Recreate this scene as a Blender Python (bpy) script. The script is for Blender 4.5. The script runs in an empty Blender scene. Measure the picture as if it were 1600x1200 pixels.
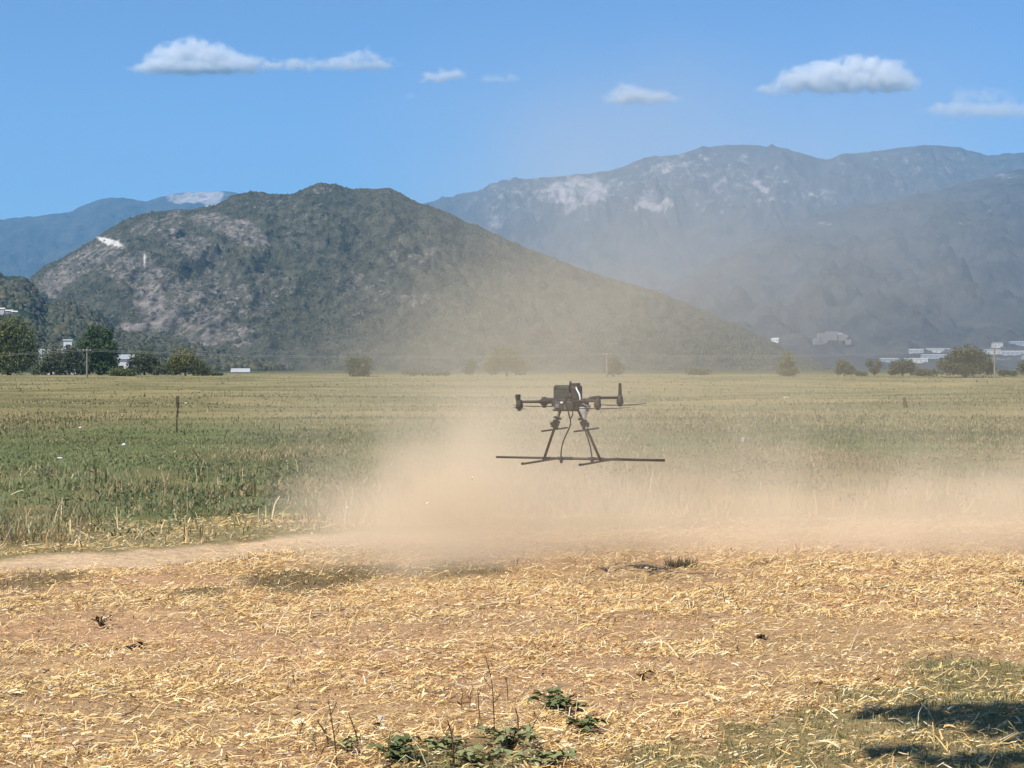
import bpy, bmesh, math, random
import numpy as np
from mathutils import Vector, Matrix

random.seed(7)
rng = np.random.default_rng(11)
R = math.radians
S = bpy.context.scene
COL = S.collection

# ------------------------------------------------------------------ camera, sky, sun, exposure
F = 2985.0            # focal length in pixels of the 1600 px wide photograph
EYE = 1.6
HOR = 576.0           # image row of the true horizon
cam_d = bpy.data.cameras.new("camera")
cam_d.sensor_width = 36.0
cam_d.lens = 36.0 * F / 1600.0
cam_d.clip_start = 0.1
cam_d.clip_end = 60000.0
cam = bpy.data.objects.new("camera", cam_d)
COL.objects.link(cam)
cam.location = (0, 0, EYE)
cam.rotation_euler = (R(90) - math.atan((600 - HOR) / F), 0, 0)
S.camera = cam

SUN_EL = R(52)
SUN_TO = Vector((-0.66, -0.75, 0)).normalized()          # horizontal direction towards the sun: behind, left
SUN_DIR = Vector((SUN_TO.x * math.cos(SUN_EL), SUN_TO.y * math.cos(SUN_EL), math.sin(SUN_EL)))
W = bpy.data.worlds.new("World")
S.world = W
W.use_nodes = True
wn = W.node_tree.nodes
wl = W.node_tree.links
wn.clear()
sky = wn.new("ShaderNodeTexSky")
sky.sky_type = 'NISHITA'
sky.sun_disc = False
sky.sun_elevation = SUN_EL
sky.sun_rotation = math.atan2(SUN_TO.x, SUN_TO.y)
sky.altitude = 0
sky.air_density = 0.75
sky.dust_density = 0.0
sky.ozone_density = 9.0
bg = wn.new("ShaderNodeBackground")
bg.inputs["Strength"].default_value = 0.113
wo = wn.new("ShaderNodeOutputWorld")
wl.new(sky.outputs[0], bg.inputs[0])
wl.new(bg.outputs[0], wo.inputs[0])

sun_d = bpy.data.lights.new("sun", 'SUN')
sun_d.energy = 4.9
sun_d.angle = R(0.55)
sun_d.color = (1.0, 0.94, 0.85)
sun = bpy.data.objects.new("sun", sun_d)
COL.objects.link(sun)
sun.rotation_euler = (-SUN_DIR).to_track_quat('-Z', 'Y').to_euler()
sun.location = (-20, -20, 40)

S.view_settings.view_transform = 'Standard'
S.view_settings.look = 'None'
S.view_settings.gamma = 1.0
S.view_settings.use_curve_mapping = False
S.view_settings.exposure = 0.32

S.render.engine = 'CYCLES'
cy = S.cycles
cy.use_denoising = True
try:
    cy.denoiser = 'OPENIMAGEDENOISE'
except Exception:
    pass
cy.max_bounces = 9
cy.diffuse_bounces = 2
cy.glossy_bounces = 2
cy.transmission_bounces = 3
cy.transparent_max_bounces = 12
cy.volume_bounces = 8
cy.volume_max_steps = 256
cy.sample_clamp_indirect = 6.0
cy.use_adaptive_sampling = True
cy.adaptive_threshold = 0.02


def P(px, py, d):
    """world point at depth d seen at a pixel of the photograph"""
    return Vector(((px - 800) / F * d, d, EYE + (HOR - py) / F * d))


def depth_of(py):
    return EYE * F / (py - HOR)


# ------------------------------------------------------------------ noise in numpy
def _hash(i, j, seed):
    n = (i * 374761393 + j * 668265263 + seed * 974634777) & 0xFFFFFFFF
    n = ((n ^ (n >> 13)) * 1274126177) & 0xFFFFFFFF
    n = n ^ (n >> 16)
    return (n & 0xFFFFFF) / float(0xFFFFFF)


def vnoise(x, y, seed=0):
    x = np.asarray(x, float)
    y = np.asarray(y, float)
    xi = np.floor(x).astype(np.int64)
    yi = np.floor(y).astype(np.int64)
    fx = x - xi
    fy = y - yi
    fx = fx * fx * fx * (fx * (fx * 6 - 15) + 10)
    fy = fy * fy * fy * (fy * (fy * 6 - 15) + 10)
    a = _hash(xi, yi, seed); b = _hash(xi + 1, yi, seed)
    c = _hash(xi, yi + 1, seed); d = _hash(xi + 1, yi + 1, seed)
    return a + (b - a) * fx + (c - a) * fy + (a - b - c + d) * fx * fy


def fbm(x, y, octv=5, seed=0, gain=0.5):
    s = 0; a = 1; t = 0
    x = np.asarray(x, float); y = np.asarray(y, float)
    for o in range(octv):
        s = s + a * vnoise(x + 17.3 * o, y - 9.1 * o, seed + o)
        t += a
        a *= gain
        x = x * 2.03
        y = y * 2.03
    return s / t


def ridged(x, y, octv=5, seed=0):
    s = 0; a = 1; t = 0
    x = np.asarray(x, float); y = np.asarray(y, float)
    for o in range(octv):
        s = s + a * (1 - np.abs(2 * vnoise(x + 7.7 * o, y + 3.3 * o, seed + o) - 1))
        t += a
        a *= 0.5
        x = x * 2.1
        y = y * 2.1
    return s / t


def sstep(a, b, x):
    t = np.clip((np.asarray(x, float) - a) / (b - a), 0, 1)
    return t * t * (3 - 2 * t)


# ------------------------------------------------------------------ mesh helpers
def mesh_np(name, verts, faces, cols=None, smooth=False):
    """verts (N,3); faces (M,k) all of one size, or a list of such arrays"""
    if not isinstance(faces, list):
        faces = [faces]
    faces = [f for f in faces if len(f)]
    me = bpy.data.meshes.new(name)
    me.vertices.add(len(verts))
    me.vertices.foreach_set("co", np.ascontiguousarray(verts, np.float32).ravel())
    loops = np.concatenate([f.ravel() for f in faces]).astype(np.int32)
    tot = np.concatenate([np.full(len(f), f.shape[1], np.int32) for f in faces])
    st = np.concatenate([[0], np.cumsum(tot)[:-1]]).astype(np.int32)
    me.loops.add(len(loops))
    me.loops.foreach_set("vertex_index", loops)
    me.polygons.add(len(tot))
    me.polygons.foreach_set("loop_start", st)
    me.polygons.foreach_set("loop_total", tot)
    if smooth:
        me.polygons.foreach_set("use_smooth", np.ones(len(tot), bool))
    me.update(calc_edges=True)
    if cols is not None:
        a = me.attributes.new("tint", 'FLOAT_COLOR', 'POINT')
        c4 = np.ones((len(verts), 4), np.float32)
        c4[:, :3] = cols
        a.data.foreach_set("color", c4.ravel())
    return me


def link(name, me, mat=None, parent=None):
    o = bpy.data.objects.new(name, me)
    COL.objects.link(o)
    if mat is not None and me is not None and not me.materials:
        me.materials.append(mat)
    if parent is not None:
        o.parent = parent
    return o


def tag(o, label=None, cat=None, group=None, kind=None):
    if label:
        o["label"] = label
    if cat:
        o["category"] = cat
    if group:
        o["group"] = group
    if kind:
        o["kind"] = kind
    return o


def thing(name, label, cat, loc=(0, 0, 0), rz=0.0, group=None):
    o = bpy.data.objects.new(name, None)
    o.empty_display_size = 0.2
    COL.objects.link(o)
    o.location = loc
    o.rotation_euler = (0, 0, rz)
    return tag(o, label, cat, group)


class MB:
    """collects boxes, tubes and lathes into one bmesh"""

    def __init__(self):
        self.bm = bmesh.new()

    def box(self, c, s, rot=None, bev=0.0):
        r = bmesh.ops.create_cube(self.bm, size=1.0)
        vs = r["verts"]
        M = Matrix.Translation(Vector(c)) @ (rot.to_4x4() if rot else Matrix.Identity(4)) @ Matrix.Diagonal((s[0], s[1], s[2], 1))
        bmesh.ops.transform(self.bm, matrix=M, verts=vs)
        if bev > 0:
            es = list({e for v in vs for e in v.link_edges})
            bmesh.ops.bevel(self.bm, geom=es, offset=bev, segments=2, affect='EDGES', profile=0.6)
        return self

    def tube(self, pts, rad, n=8, cap=True):
        pts = [Vector(p) for p in pts]
        if not hasattr(rad, "__len__"):
            rad = [rad] * len(pts)
        rings = []
        up = Vector((0, 0, 1))
        for i, p in enumerate(pts):
            t = (pts[min(i + 1, len(pts) - 1)] - pts[max(i - 1, 0)]).normalized()
            a = t.cross(up)
            if a.length < 0.05:
                a = t.cross(Vector((1, 0, 0)))
            a.normalize()
            b = t.cross(a).normalized()
            rings.append([self.bm.verts.new(p + (a * math.cos(k * 2 * math.pi / n) + b * math.sin(k * 2 * math.pi / n)) * rad[i]) for k in range(n)])
        for r0, r1 in zip(rings, rings[1:]):
            for k in range(n):
                self.bm.faces.new((r0[k], r0[(k + 1) % n], r1[(k + 1) % n], r1[k]))
        if cap:
            self.bm.faces.new(list(reversed(rings[0])))
            self.bm.faces.new(rings[-1])
        return self

    def lathe(self, c, prof, n=16, axis=None):
        """prof: list of (radius, height) from bottom to top round the z axis at c"""
        c = Vector(c)
        rings = [[self.bm.verts.new(c + Vector((max(r, 1e-4) * math.cos(k * 2 * math.pi / n), max(r, 1e-4) * math.sin(k * 2 * math.pi / n), h))) for k in range(n)] for r, h in prof]
        for r0, r1 in zip(rings, rings[1:]):
            for k in range(n):
                self.bm.faces.new((r0[k], r0[(k + 1) % n], r1[(k + 1) % n], r1[k]))
        self.bm.faces.new(list(reversed(rings[0])))
        self.bm.faces.new(rings[-1])
        return self

    def mesh(self, name, smooth=False):
        bmesh.ops.recalc_face_normals(self.bm, faces=self.bm.faces)
        me = bpy.data.meshes.new(name)
        self.bm.to_mesh(me)
        self.bm.free()
        if smooth:
            for p in me.polygons:
                p.use_smooth = True
        return me

    def build(self, name, mat, parent=None, smooth=False):
        return link(name, self.mesh(name, smooth), mat, parent)


def spline(pts, n=6):
    """Catmull-Rom through points"""
    pts = [Vector(p) for p in pts]
    q = [pts[0]] + pts + [pts[-1]]
    out = []
    for i in range(1, len(q) - 2):
        for k in range(n):
            t = k / n
            a, b, c, d = q[i - 1], q[i], q[i + 1], q[i + 2]
            out.append(0.5 * ((2 * b) + (c - a) * t + (2 * a - 5 * b + 4 * c - d) * t * t + (3 * b - a - 3 * c + d) * t ** 3))
    out.append(pts[-1])
    return out


# ------------------------------------------------------------------ materials
def new_mat(name):
    m = bpy.data.materials.new(name)
    m.use_nodes = True
    nt = m.node_tree
    nt.nodes.clear()
    out = nt.nodes.new("ShaderNodeOutputMaterial")
    return m, nt, out


def N(nt, kind, **kw):
    n = nt.nodes.new(kind)
    for k, v in kw.items():
        if k in n.inputs.keys():
            n.inputs[k].default_value = v
        else:
            setattr(n, k, v)
    return n


def noise(nt, scale, detail=4.0, rough=0.55, vec=None):
    n = N(nt, "ShaderNodeTexNoise")
    n.inputs["Scale"].default_value = scale
    n.inputs["Detail"].default_value = detail
    n.inputs["Roughness"].default_value = rough
    if vec is not None:
        nt.links.new(vec, n.inputs["Vector"])
    return n.outputs["Fac"]


def ramp(nt, fac, stops):
    r = N(nt, "ShaderNodeValToRGB")
    e = r.color_ramp.elements
    while len(e) < len(stops):
        e.new(0.5)
    for el, (p, c) in zip(e, stops):
        el.position = p
        el.color = (*c, 1) if len(c) == 3 else c
    nt.links.new(fac, r.inputs["Fac"])
    return r.outputs["Color"]


def mixc(nt, fac, a, b, blend='MIX'):
    m = N(nt, "ShaderNodeMix", data_type='RGBA', blend_type=blend)
    for sock, v in ((m.inputs[0], fac), (m.inputs[6], a), (m.inputs[7], b)):
        if isinstance(v, bpy.types.NodeSocket):
            nt.links.new(v, sock)
        elif isinstance(v, (int, float)):
            sock.default_value = v
        else:
            sock.default_value = (*v, 1)
    return m.outputs[2]


def math_n(nt, op, a, b=None, c=None, clamp=False):
    m = N(nt, "ShaderNodeMath", operation=op, use_clamp=clamp)
    for sock, v in zip(m.inputs, (a, b, c)):
        if v is None:
            continue
        if isinstance(v, bpy.types.NodeSocket):
            nt.links.new(v, sock)
        else:
            sock.default_value = v
    return m.outputs[0]


def bump(nt, h, strength=0.5, dist=0.02):
    b = N(nt, "ShaderNodeBump")
    b.inputs["Strength"].default_value = strength
    b.inputs["Distance"].default_value = dist
    nt.links.new(h, b.inputs["Height"])
    return b.outputs["Normal"]


def pbsdf(nt, out, color, rough=0.8, spec=0.3, metal=0.0, normal=None):
    p = N(nt, "ShaderNodeBsdfPrincipled")
    if isinstance(color, bpy.types.NodeSocket):
        nt.links.new(color, p.inputs["Base Color"])
    else:
        p.inputs["Base Color"].default_value = (*color, 1)
    p.inputs["Roughness"].default_value = rough
    p.inputs["Specular IOR Level"].default_value = spec
    p.inputs["Metallic"].default_value = metal
    if normal is not None:
        nt.links.new(normal, p.inputs["Normal"])
    nt.links.new(p.outputs[0], out.inputs["Surface"])
    return p


def simple_mat(name, color, rough=0.6, spec=0.4, metal=0.0, var=0.25, scale=30.0, bump_d=0.0):
    m, nt, out = new_mat(name)
    tc = N(nt, "ShaderNodeTexCoord").outputs["Object"]
    f = noise(nt, scale, 4, 0.6, tc)
    lo = tuple(c * (1 - var) for c in color)
    hi = tuple(min(1, c * (1 + var)) for c in color)
    c = ramp(nt, f, [(0.3, lo), (0.7, hi)])
    nrm = bump(nt, f, 0.4, bump_d) if bump_d else None
    pbsdf(nt, out, c, rough, spec, metal, nrm)
    return m


def tint_mat(name, rough=0.8, spec=0.15, transl=0.0, mult=None):
    """colour comes from each blade's or leaf's own tint"""
    m, nt, out = new_mat(name)
    a = N(nt, "ShaderNodeAttribute", attribute_name="tint").outputs["Color"]
    p = pbsdf(nt, out, a, rough, spec)
    if transl > 0:
        t = N(nt, "ShaderNodeBsdfTranslucent")
        nt.links.new(a, t.inputs["Color"])
        mx = N(nt, "ShaderNodeMixShader")
        mx.inputs[0].default_value = transl
        nt.links.new(p.outputs[0], mx.inputs[1])
        nt.links.new(t.outputs[0], mx.inputs[2])
        nt.links.new(mx.outputs[0], out.inputs["Surface"])
    return m


# ------------------------------------------------------------------ ground
PATH_X = np.array([-9.0, -5.2, -3.9, -3.0, -2.5, -2.0, -1.4, 0.0, 3.0, 9.0])
PATH_Y = np.array([13.6, 15.0, 15.5, 16.2, 16.9, 17.5, 17.9, 18.5, 19.3, 20.5])


def path_mask(x, y):
    yc = np.interp(x, PATH_X, PATH_Y)
    hw = 0.78 + 0.10 * np.sin(x * 1.9) + 0.12 * (fbm(x * 1.7, y * 1.7, 3, 51) - 0.5) * 2
    d = np.abs(y - yc)
    return (1 - sstep(hw * 0.75, hw * 1.1, d)) * sstep(0.4, -1.0, x)


def ground_z(x, y):
    x = np.asarray(x, float); y = np.asarray(y, float)
    r = np.hypot(x, y)
    near = (fbm(x * 0.8, y * 0.8, 4, 3) - 0.5) * 0.10
    near = near + (fbm(x * 4.0, y * 4.0, 3, 5) - 0.5) * 0.065 * sstep(60, 20, r)
    far = (fbm(x * 0.025, y * 0.05, 4, 8) - 0.5) * 1.1 * sstep(25, 120, r) * sstep(9000, 2000, r)
    # swath furrows across the far field
    ph = (y - 0.10 * x) * 2 * math.pi / 9.0 + 3 * fbm(x * 0.02, y * 0.02, 2, 21)
    fur = 0.07 * np.sin(ph) * (0.3 + 1.4 * fbm(x * 0.01, y * 0.03, 3, 23)) * sstep(45, 80, r) * sstep(900, 300, r)
    dip = -0.012 * path_mask(x, y)
    return near + far + fur + dip


def cover(x, y):
    """amount of straw litter / weeds by place"""
    pm = path_mask(x, y)
    yc = np.interp(x, PATH_X, PATH_Y)
    front = sstep(0.5, -0.3, y - yc)         # 1 on the straw side of the dirt track
    return pm, front


def ell(px, py, rx, ry):
    """image-traced patch of the field as a world-space ellipse on the ground"""
    d = depth_of(py)
    return ((px - 800) / F * d, d, rx / F * d, max(depth_of(py - ry) - d, 0.5) if py - ry > HOR + 3 else d * 0.6)


GREEN = [ell(120, 695, 330, 40), ell(330, 770, 160, 38), ell(30, 775, 110, 40), ell(560, 740, 160, 40),
         ell(1105, 715, 75, 38), ell(1340, 690, 110, 30), ell(700, 690, 160, 30)]
DARKGRASS = [ell(470, 905, 110, 22), ell(60, 908, 70, 14), ell(310, 928, 50, 9), ell(700, 893, 110, 12), ell(560, 890, 90, 10)]
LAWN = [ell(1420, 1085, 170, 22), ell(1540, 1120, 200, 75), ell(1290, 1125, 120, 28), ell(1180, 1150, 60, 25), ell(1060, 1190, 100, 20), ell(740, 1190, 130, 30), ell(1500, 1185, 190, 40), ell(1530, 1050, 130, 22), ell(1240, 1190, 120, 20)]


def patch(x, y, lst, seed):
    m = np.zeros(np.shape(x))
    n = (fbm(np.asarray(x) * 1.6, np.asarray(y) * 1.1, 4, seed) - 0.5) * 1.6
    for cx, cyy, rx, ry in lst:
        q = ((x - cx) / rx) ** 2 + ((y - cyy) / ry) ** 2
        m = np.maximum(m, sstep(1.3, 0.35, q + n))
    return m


def ground_color(x, y):
    pm, front = cover(x, y)
    soil = np.array([0.64, 0.41, 0.24])
    trackc = np.array([0.78, 0.57, 0.37])
    strawc = np.array([0.66, 0.435, 0.24])
    n1 = fbm(x * 0.9, y * 0.7, 4, 61)[..., None]
    c_front = soil * (0.85 + 0.3 * n1) + (strawc - soil) * sstep(0.45, 0.65, fbm(x * 0.5, y * 0.9, 4, 62))[..., None]
    # the field behind the track
    n2 = (0.5 * fbm(x * 0.10, y * 0.25 - x * 0.03, 5, 63) + 0.5 * fbm(x * 0.025, y * 0.11 - x * 0.012, 5, 69))[..., None]
    dry = np.array([0.33, 0.28, 0.145]); olive = np.array([0.175, 0.175, 0.085]); green = np.array([0.20, 0.235, 0.100])
    c_back = olive + (dry - olive) * sstep(0.40, 0.62, n2)
    r = np.hypot(x, y)
    band = sstep(0.3, 0.75, 0.5 + 0.5 * np.sin((y - 0.10 * x) * 2 * math.pi / 9.0 + 3 * fbm(x * 0.02, y * 0.02, 2, 21)))[..., None]  # drier tone on furrow crests; shade of the troughs is put into the colour
    far_m = (sstep(45, 75, r) * sstep(900, 400, r))[..., None]
    c_back = c_back * (1 - far_m * 0.0) + (dry * 1.05 - c_back) * far_m * band * 0.22
    gm = (patch(x, y, GREEN, 64) * (0.45 + 0.55 * sstep(0.40, 0.58, fbm(x * 0.22, y * 0.40 - x * 0.05, 4, 74))))[..., None]
    c_back = c_back + (green - c_back) * gm * 0.85
    tanr = (sstep(0.2, 2.0, x - 0.02 * y) * sstep(40, 25, y))[..., None]
    c_back = c_back + (np.array([0.36, 0.255, 0.125]) - c_back) * tanr * 0.8
    plain = np.array([0.10, 0.11, 0.05])
    c_back = c_back + (plain - c_back) * sstep(420, 800, r)[..., None]
    c = c_back + (c_front - c_back) * front[..., None]
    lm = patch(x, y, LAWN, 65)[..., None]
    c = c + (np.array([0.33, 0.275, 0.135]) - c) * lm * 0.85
    dm = patch(x, y, DARKGRASS, 66)[..., None]
    c = c + (np.array([0.22, 0.17, 0.085]) - c) * dm * 0.8
    c = c + (trackc * (0.9 + 0.2 * n1) - c) * pm[..., None]
    return np.clip(c, 0.01, 0.8)


def build_ground():
    ys = [-14.0]
    while ys[-1] < 2.5:
        ys.append(ys[-1] + 0.5)
    while ys[-1] < 12900:
        ys.append(ys[-1] * 1.016 + 0.03)
    ys = np.array(ys)
    nx = 260
    t = np.linspace(-1, 1, nx)
    t = 0.45 * t + 0.55 * t ** 3
    half = 9 + 0.95 * np.abs(ys)
    X = half[:, None] * t[None, :]
    Y = np.repeat(ys[:, None], nx, 1)
    Z = ground_z(X, Y)
    V = np.stack([X, Y, Z], -1).reshape(-1, 3)
    i = np.arange(len(ys) - 1)[:, None] * nx + np.arange(nx - 1)[None, :]
    Fq = np.stack([i, i + 1, i + nx + 1, i + nx], -1).reshape(-1, 4)
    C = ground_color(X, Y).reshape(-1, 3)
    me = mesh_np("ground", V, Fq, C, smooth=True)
    m, nt, out = new_mat("soil_and_field")
    a = N(nt, "ShaderNodeAttribute", attribute_name="tint").outputs["Color"]
    pos = N(nt, "ShaderNodeNewGeometry").outputs["Position"]
    mp = N(nt, "ShaderNodeMapping")
    nt.links.new(pos, mp.inputs["Vector"])
    mp.inputs["Scale"].default_value = (0.7, 1.0, 1.0)
    v = mp.outputs["Vector"]
    f1 = noise(nt, 45, 6, 0.7, v)
    f2 = noise(nt, 7, 5, 0.6, v)
    f3 = noise(nt, 0.35, 6, 0.65, v)
    g1 = ramp(nt, f1, [(0.3, (0.62, 0.60, 0.58)), (0.7, (1.25, 1.24, 1.2))])
    g2 = ramp(nt, f2, [(0.3, (0.82, 0.80, 0.78)), (0.7, (1.14, 1.14, 1.12))])
    g3 = ramp(nt, f3, [(0.35, (0.85, 0.88, 0.86)), (0.65, (1.12, 1.08, 1.05))])
    c = mixc(nt, 1.0, a, g1, 'MULTIPLY')
    c = mixc(nt, 1.0, c, g2, 'MULTIPLY')
    c = mixc(nt, 1.0, c, g3, 'MULTIPLY')
    vor = N(nt, "ShaderNodeTexVoronoi")
    vor.inputs["Scale"].default_value = 16.0
    nt.links.new(v, vor.inputs["Vector"])
    f4 = noise(nt, 110, 3, 0.7, v)
    h = math_n(nt, 'ADD', f1, math_n(nt, 'MULTIPLY_ADD', vor.outputs["Distance"], -0.7, math_n(nt, 'ADD', f2, math_n(nt, 'MULTIPLY', f4, 0.5))))
    pbsdf(nt, out, c, 0.95, 0.05, normal=bump(nt, h, 0.9, 0.03))
    o = link("ground", me, m)
    tag(o, kind="structure")
    return o


build_ground()


# ------------------------------------------------------------------ hills and mountains
def hill_mat(name, veg_lo, veg_hi, rock_lo, rock_hi, s_veg, s_rock, bumpd, gain=5.0):
    m, nt, out = new_mat(name)
    gp = N(nt, "ShaderNodeNewGeometry").outputs["Position"]
    mp = N(nt, "ShaderNodeMapping")
    mp.inputs["Scale"].default_value = (1.0, 0.35, 1.15)
    nt.links.new(gp, mp.inputs["Vector"])
    pos = mp.outputs["Vector"]
    rk = N(nt, "ShaderNodeAttribute", attribute_name="rock").outputs["Fac"]
    fv = noise(nt, s_veg, 7, 0.72, pos)
    fr = noise(nt, s_rock, 8, 0.7, pos)
    cv = ramp(nt, fv, [(0.38, veg_lo), (0.62, veg_hi)])
    cr = ramp(nt, fr, [(0.36, rock_lo), (0.60, rock_hi)])
    fm = noise(nt, s_veg * 1.7, 6, 0.75, pos)
    k = math_n(nt, 'ADD', rk, math_n(nt, 'MULTIPLY', math_n(nt, 'SUBTRACT', fm, 0.5), 2.6))
    k = math_n(nt, 'MULTIPLY', math_n(nt, 'SUBTRACT', k, 0.42), gain, clamp=True)
    c = mixc(nt, k, cv, cr)
    c = mixc(nt, math_n(nt, 'SUBTRACT', rk, 1.0, clamp=True), c, (0.66, 0.63, 0.57))
    pbsdf(nt, out, c, 0.95, 0.0, normal=bump(nt, fr, 0.8, bumpd))
    return m


HILLS = {}


def make_hill(name, prof, d_base, d_ridge, mat, rock_blobs, rel, seed, nu=420, nv=120, power=1.0, back=0.6, base_z=-3.0, gul=9.0):
    """prof: ridge line as (px, py) traced at d_ridge; a solid slope from d_base up to it and down again behind"""
    px = np.array([p[0] for p in prof], float)
    py = np.array([p[1] for p in prof], float)
    u = np.linspace(px[0], px[-1], nu)
    r = np.interp(u, px, py)
    k = np.array([1, 2, 3, 2, 1], float); k /= k.sum()
    rp = np.pad(r, 2, mode='edge')
    r = np.convolve(rp, k, 'valid')
    zr = EYE + (HOR - r) / F * d_ridge
    zr = zr + (fbm(u * 0.13, u * 0 + seed, 5, seed, 0.6) - 0.5) * 0.0013 * d_ridge
    zr = np.maximum(zr, base_z)
    nb = nv // 4
    v = np.concatenate([np.linspace(0, 1, nv), 1 + np.linspace(0, 1, nb + 1)[1:]])
    U, Vv = np.meshgrid(u, v)
    Z0 = np.repeat(zr[None, :], len(v), 0)
    vf = np.clip(Vv, 0, 1)
    D = d_base + (d_ridge - d_base) * vf + np.clip(Vv - 1, 0, 1) * (d_ridge - d_base) * back
    shape = np.where(Vv <= 1, vf ** power, 1 - (Vv - 1) ** 1.3)
    X = (U - 800) / F * D
    hgt = (Z0 - base_z)
    warp = fbm(X / (d_ridge * 0.03), D / (d_ridge * 0.03), 4, seed + 40)
    g = ridged(X / (d_ridge * 0.035) + warp * 1.2, D / (d_ridge * 0.11) + warp, 6, seed + 3) - 0.55
    g2 = fbm(X / (d_ridge * 0.006), D / (d_ridge * 0.018), 5, seed + 9) - 0.5
    env = np.sin(np.clip(vf, 0, 1) * math.pi) ** 0.7
    env = np.where(Vv > 1, 0.10, env + 0.04 * vf)
    Z = base_z + hgt * shape + (g * rel + g2 * rel * 0.35) * env * np.clip(hgt / (hgt.max() * 0.35), 0, 1)
    Z = np.maximum(Z, base_z)
    verts = np.stack([X, D, Z], -1)
    n, mm = len(v), nu
    i = np.arange(n - 1)[:, None] * mm + np.arange(mm - 1)[None, :]
    faces = np.stack([i, i + 1, i + mm + 1, i + mm], -1).reshape(-1, 4)
    me = mesh_np(name, verts.reshape(-1, 3), faces, None, smooth=True)
    # where bare rock shows: a property of the ground itself
    spx = 800 + X / D * F
    spy = HOR - (Z - EYE) / D * F
    rock = np.zeros(X.shape) - 0.05
    wob = (fbm(spx * 0.03, spy * 0.03, 4, seed + 77) - 0.5) * 1.4
    for (bx, by, rx, ry, rotd, amt) in rock_blobs:
        ca, sa = math.cos(R(rotd)), math.sin(R(rotd))
        dx = spx - bx; dy = spy - by
        a = (dx * ca + dy * sa) / rx; b = (-dx * sa + dy * ca) / ry
        rock = np.maximum(rock, amt * sstep(1.25, 0.2, a * a + b * b + wob * (0.6 if amt < 2 else 0.1)))
    at = me.attributes.new("rock", 'FLOAT', 'POINT')
    at.data.foreach_set("value", rock.astype(np.float32).ravel())
    o = link(name, me, mat)
    tag(o, kind="structure")
    HILLS[name] = (verts[:nv], spx[:nv], spy[:nv], rock[:nv])
    return o


def on_hill(name, px, py):
    verts, sx, sy, _ = HILLS[name]
    q = (sx - px) ** 2 + (sy - py) ** 2
    q = np.where(q <= max(q.min() * 1.01, 9.0), verts[..., 1], 1e9)
    i = np.unravel_index(np.argmin(q), q.shape)
    return Vector(verts[i])


M_near = hill_mat("scrub_hillside", (0.042, 0.048, 0.032), (0.130, 0.122, 0.084), (0.085, 0.078, 0.068), (0.31, 0.27, 0.23), 0.085, 0.10, 8.0, 3.6)
M_wood = hill_mat("wooded_slope", (0.025, 0.045, 0.026), (0.055, 0.08, 0.04), (0.20, 0.18, 0.13), (0.40, 0.36, 0.30), 0.05, 0.04, 6.0)
M_far = hill_mat("far_mountainside", (0.050, 0.048, 0.046), (0.105, 0.098, 0.085), (0.22, 0.195, 0.185), (0.52, 0.46, 0.43), 0.012, 0.014, 40.0, 2.6)

make_hill("mountain", [(-400, 372), (-200, 352), (-60, 345), (0, 343), (60, 337), (110, 331), (135, 319), (170, 309), (195, 309), (225, 316), (255, 306), (290, 300), (330, 301), (352, 297), (375, 303), (440, 322), (560, 352), (700, 375), (900, 420), (1000, 470)],
          6500, 9500, M_far, [(310, 308, 60, 12, -5, 0.9), (330, 318, 40, 10, 20, 0.8)], 200, 100, nu=280, nv=80, power=0.9)
make_hill("mountain_ridge", [(420, 420), (520, 372), (600, 338), (660, 320), (700, 311), (740, 304), (780, 284), (820, 279), (870, 277), (930, 272), (970, 262), (1010, 246), (1060, 242), (1090, 232), (1130, 226), (1170, 226), (1230, 233), (1290, 251), (1310, 243), (1360, 240), (1400, 231), (1450, 227), (1500, 231), (1545, 244), (1600, 239), (1680, 236), (1800, 262), (2000, 300), (2200, 340)],
          6800, 9800, M_far, [(860, 305, 170, 60, 0, 0.33), (1120, 290, 220, 60, 8, 0.32), (905, 300, 55, 26, 0, 1.0), (840, 300, 60, 18, 0, 0.45), (1020, 315, 36, 18, 0, 1.0), (1045, 262, 60, 14, -10, 0.55), (1100, 275, 60, 22, 10, 0.42), (1190, 295, 34, 7, 45, 0.7), (1260, 300, 90, 20, 15, 0.4), (775, 345, 26, 16, 0, 0.5), (960, 290, 150, 40, 0, 0.36), (1150, 275, 160, 45, 10, 0.38), (850, 320, 120, 40, -5, 0.30), (1420, 262, 200, 40, 0, 0.26)],
          330, 200, nu=480, nv=120, power=0.85)
make_hill("foothill", [(820, 560), (900, 520), (960, 490), (1060, 440), (1130, 398), (1200, 366), (1270, 340), (1330, 324), (1400, 312), (1470, 297), (1520, 283), (1570, 270), (1620, 258), (1700, 250), (1850, 265), (2000, 300), (2200, 360)],
          2600, 6800, M_far, [(1285, 350, 14, 4, 0, 0.5), (1300, 525, 34, 10, 5, 0.7), (1570, 275, 30, 10, 0, 0.4), (1560, 560, 60, 5, 0, 0.6), (1450, 340, 260, 60, -10, 0.12)], 170, 300, nu=360, nv=120, power=1.35)
make_hill("wooded_slope", [(-300, 418), (-120, 424), (-40, 429), (0, 431), (42, 433), (56, 448), (70, 474), (110, 470), (150, 488), (185, 522), (250, 534), (330, 548), (400, 562), (460, 578)],
          900, 1400, M_wood, [(10, 488, 22, 5, 0, 0.9), (90, 476, 40, 3, 0, 0.6)], 10, 400, nu=260, nv=80, power=0.9)
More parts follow.
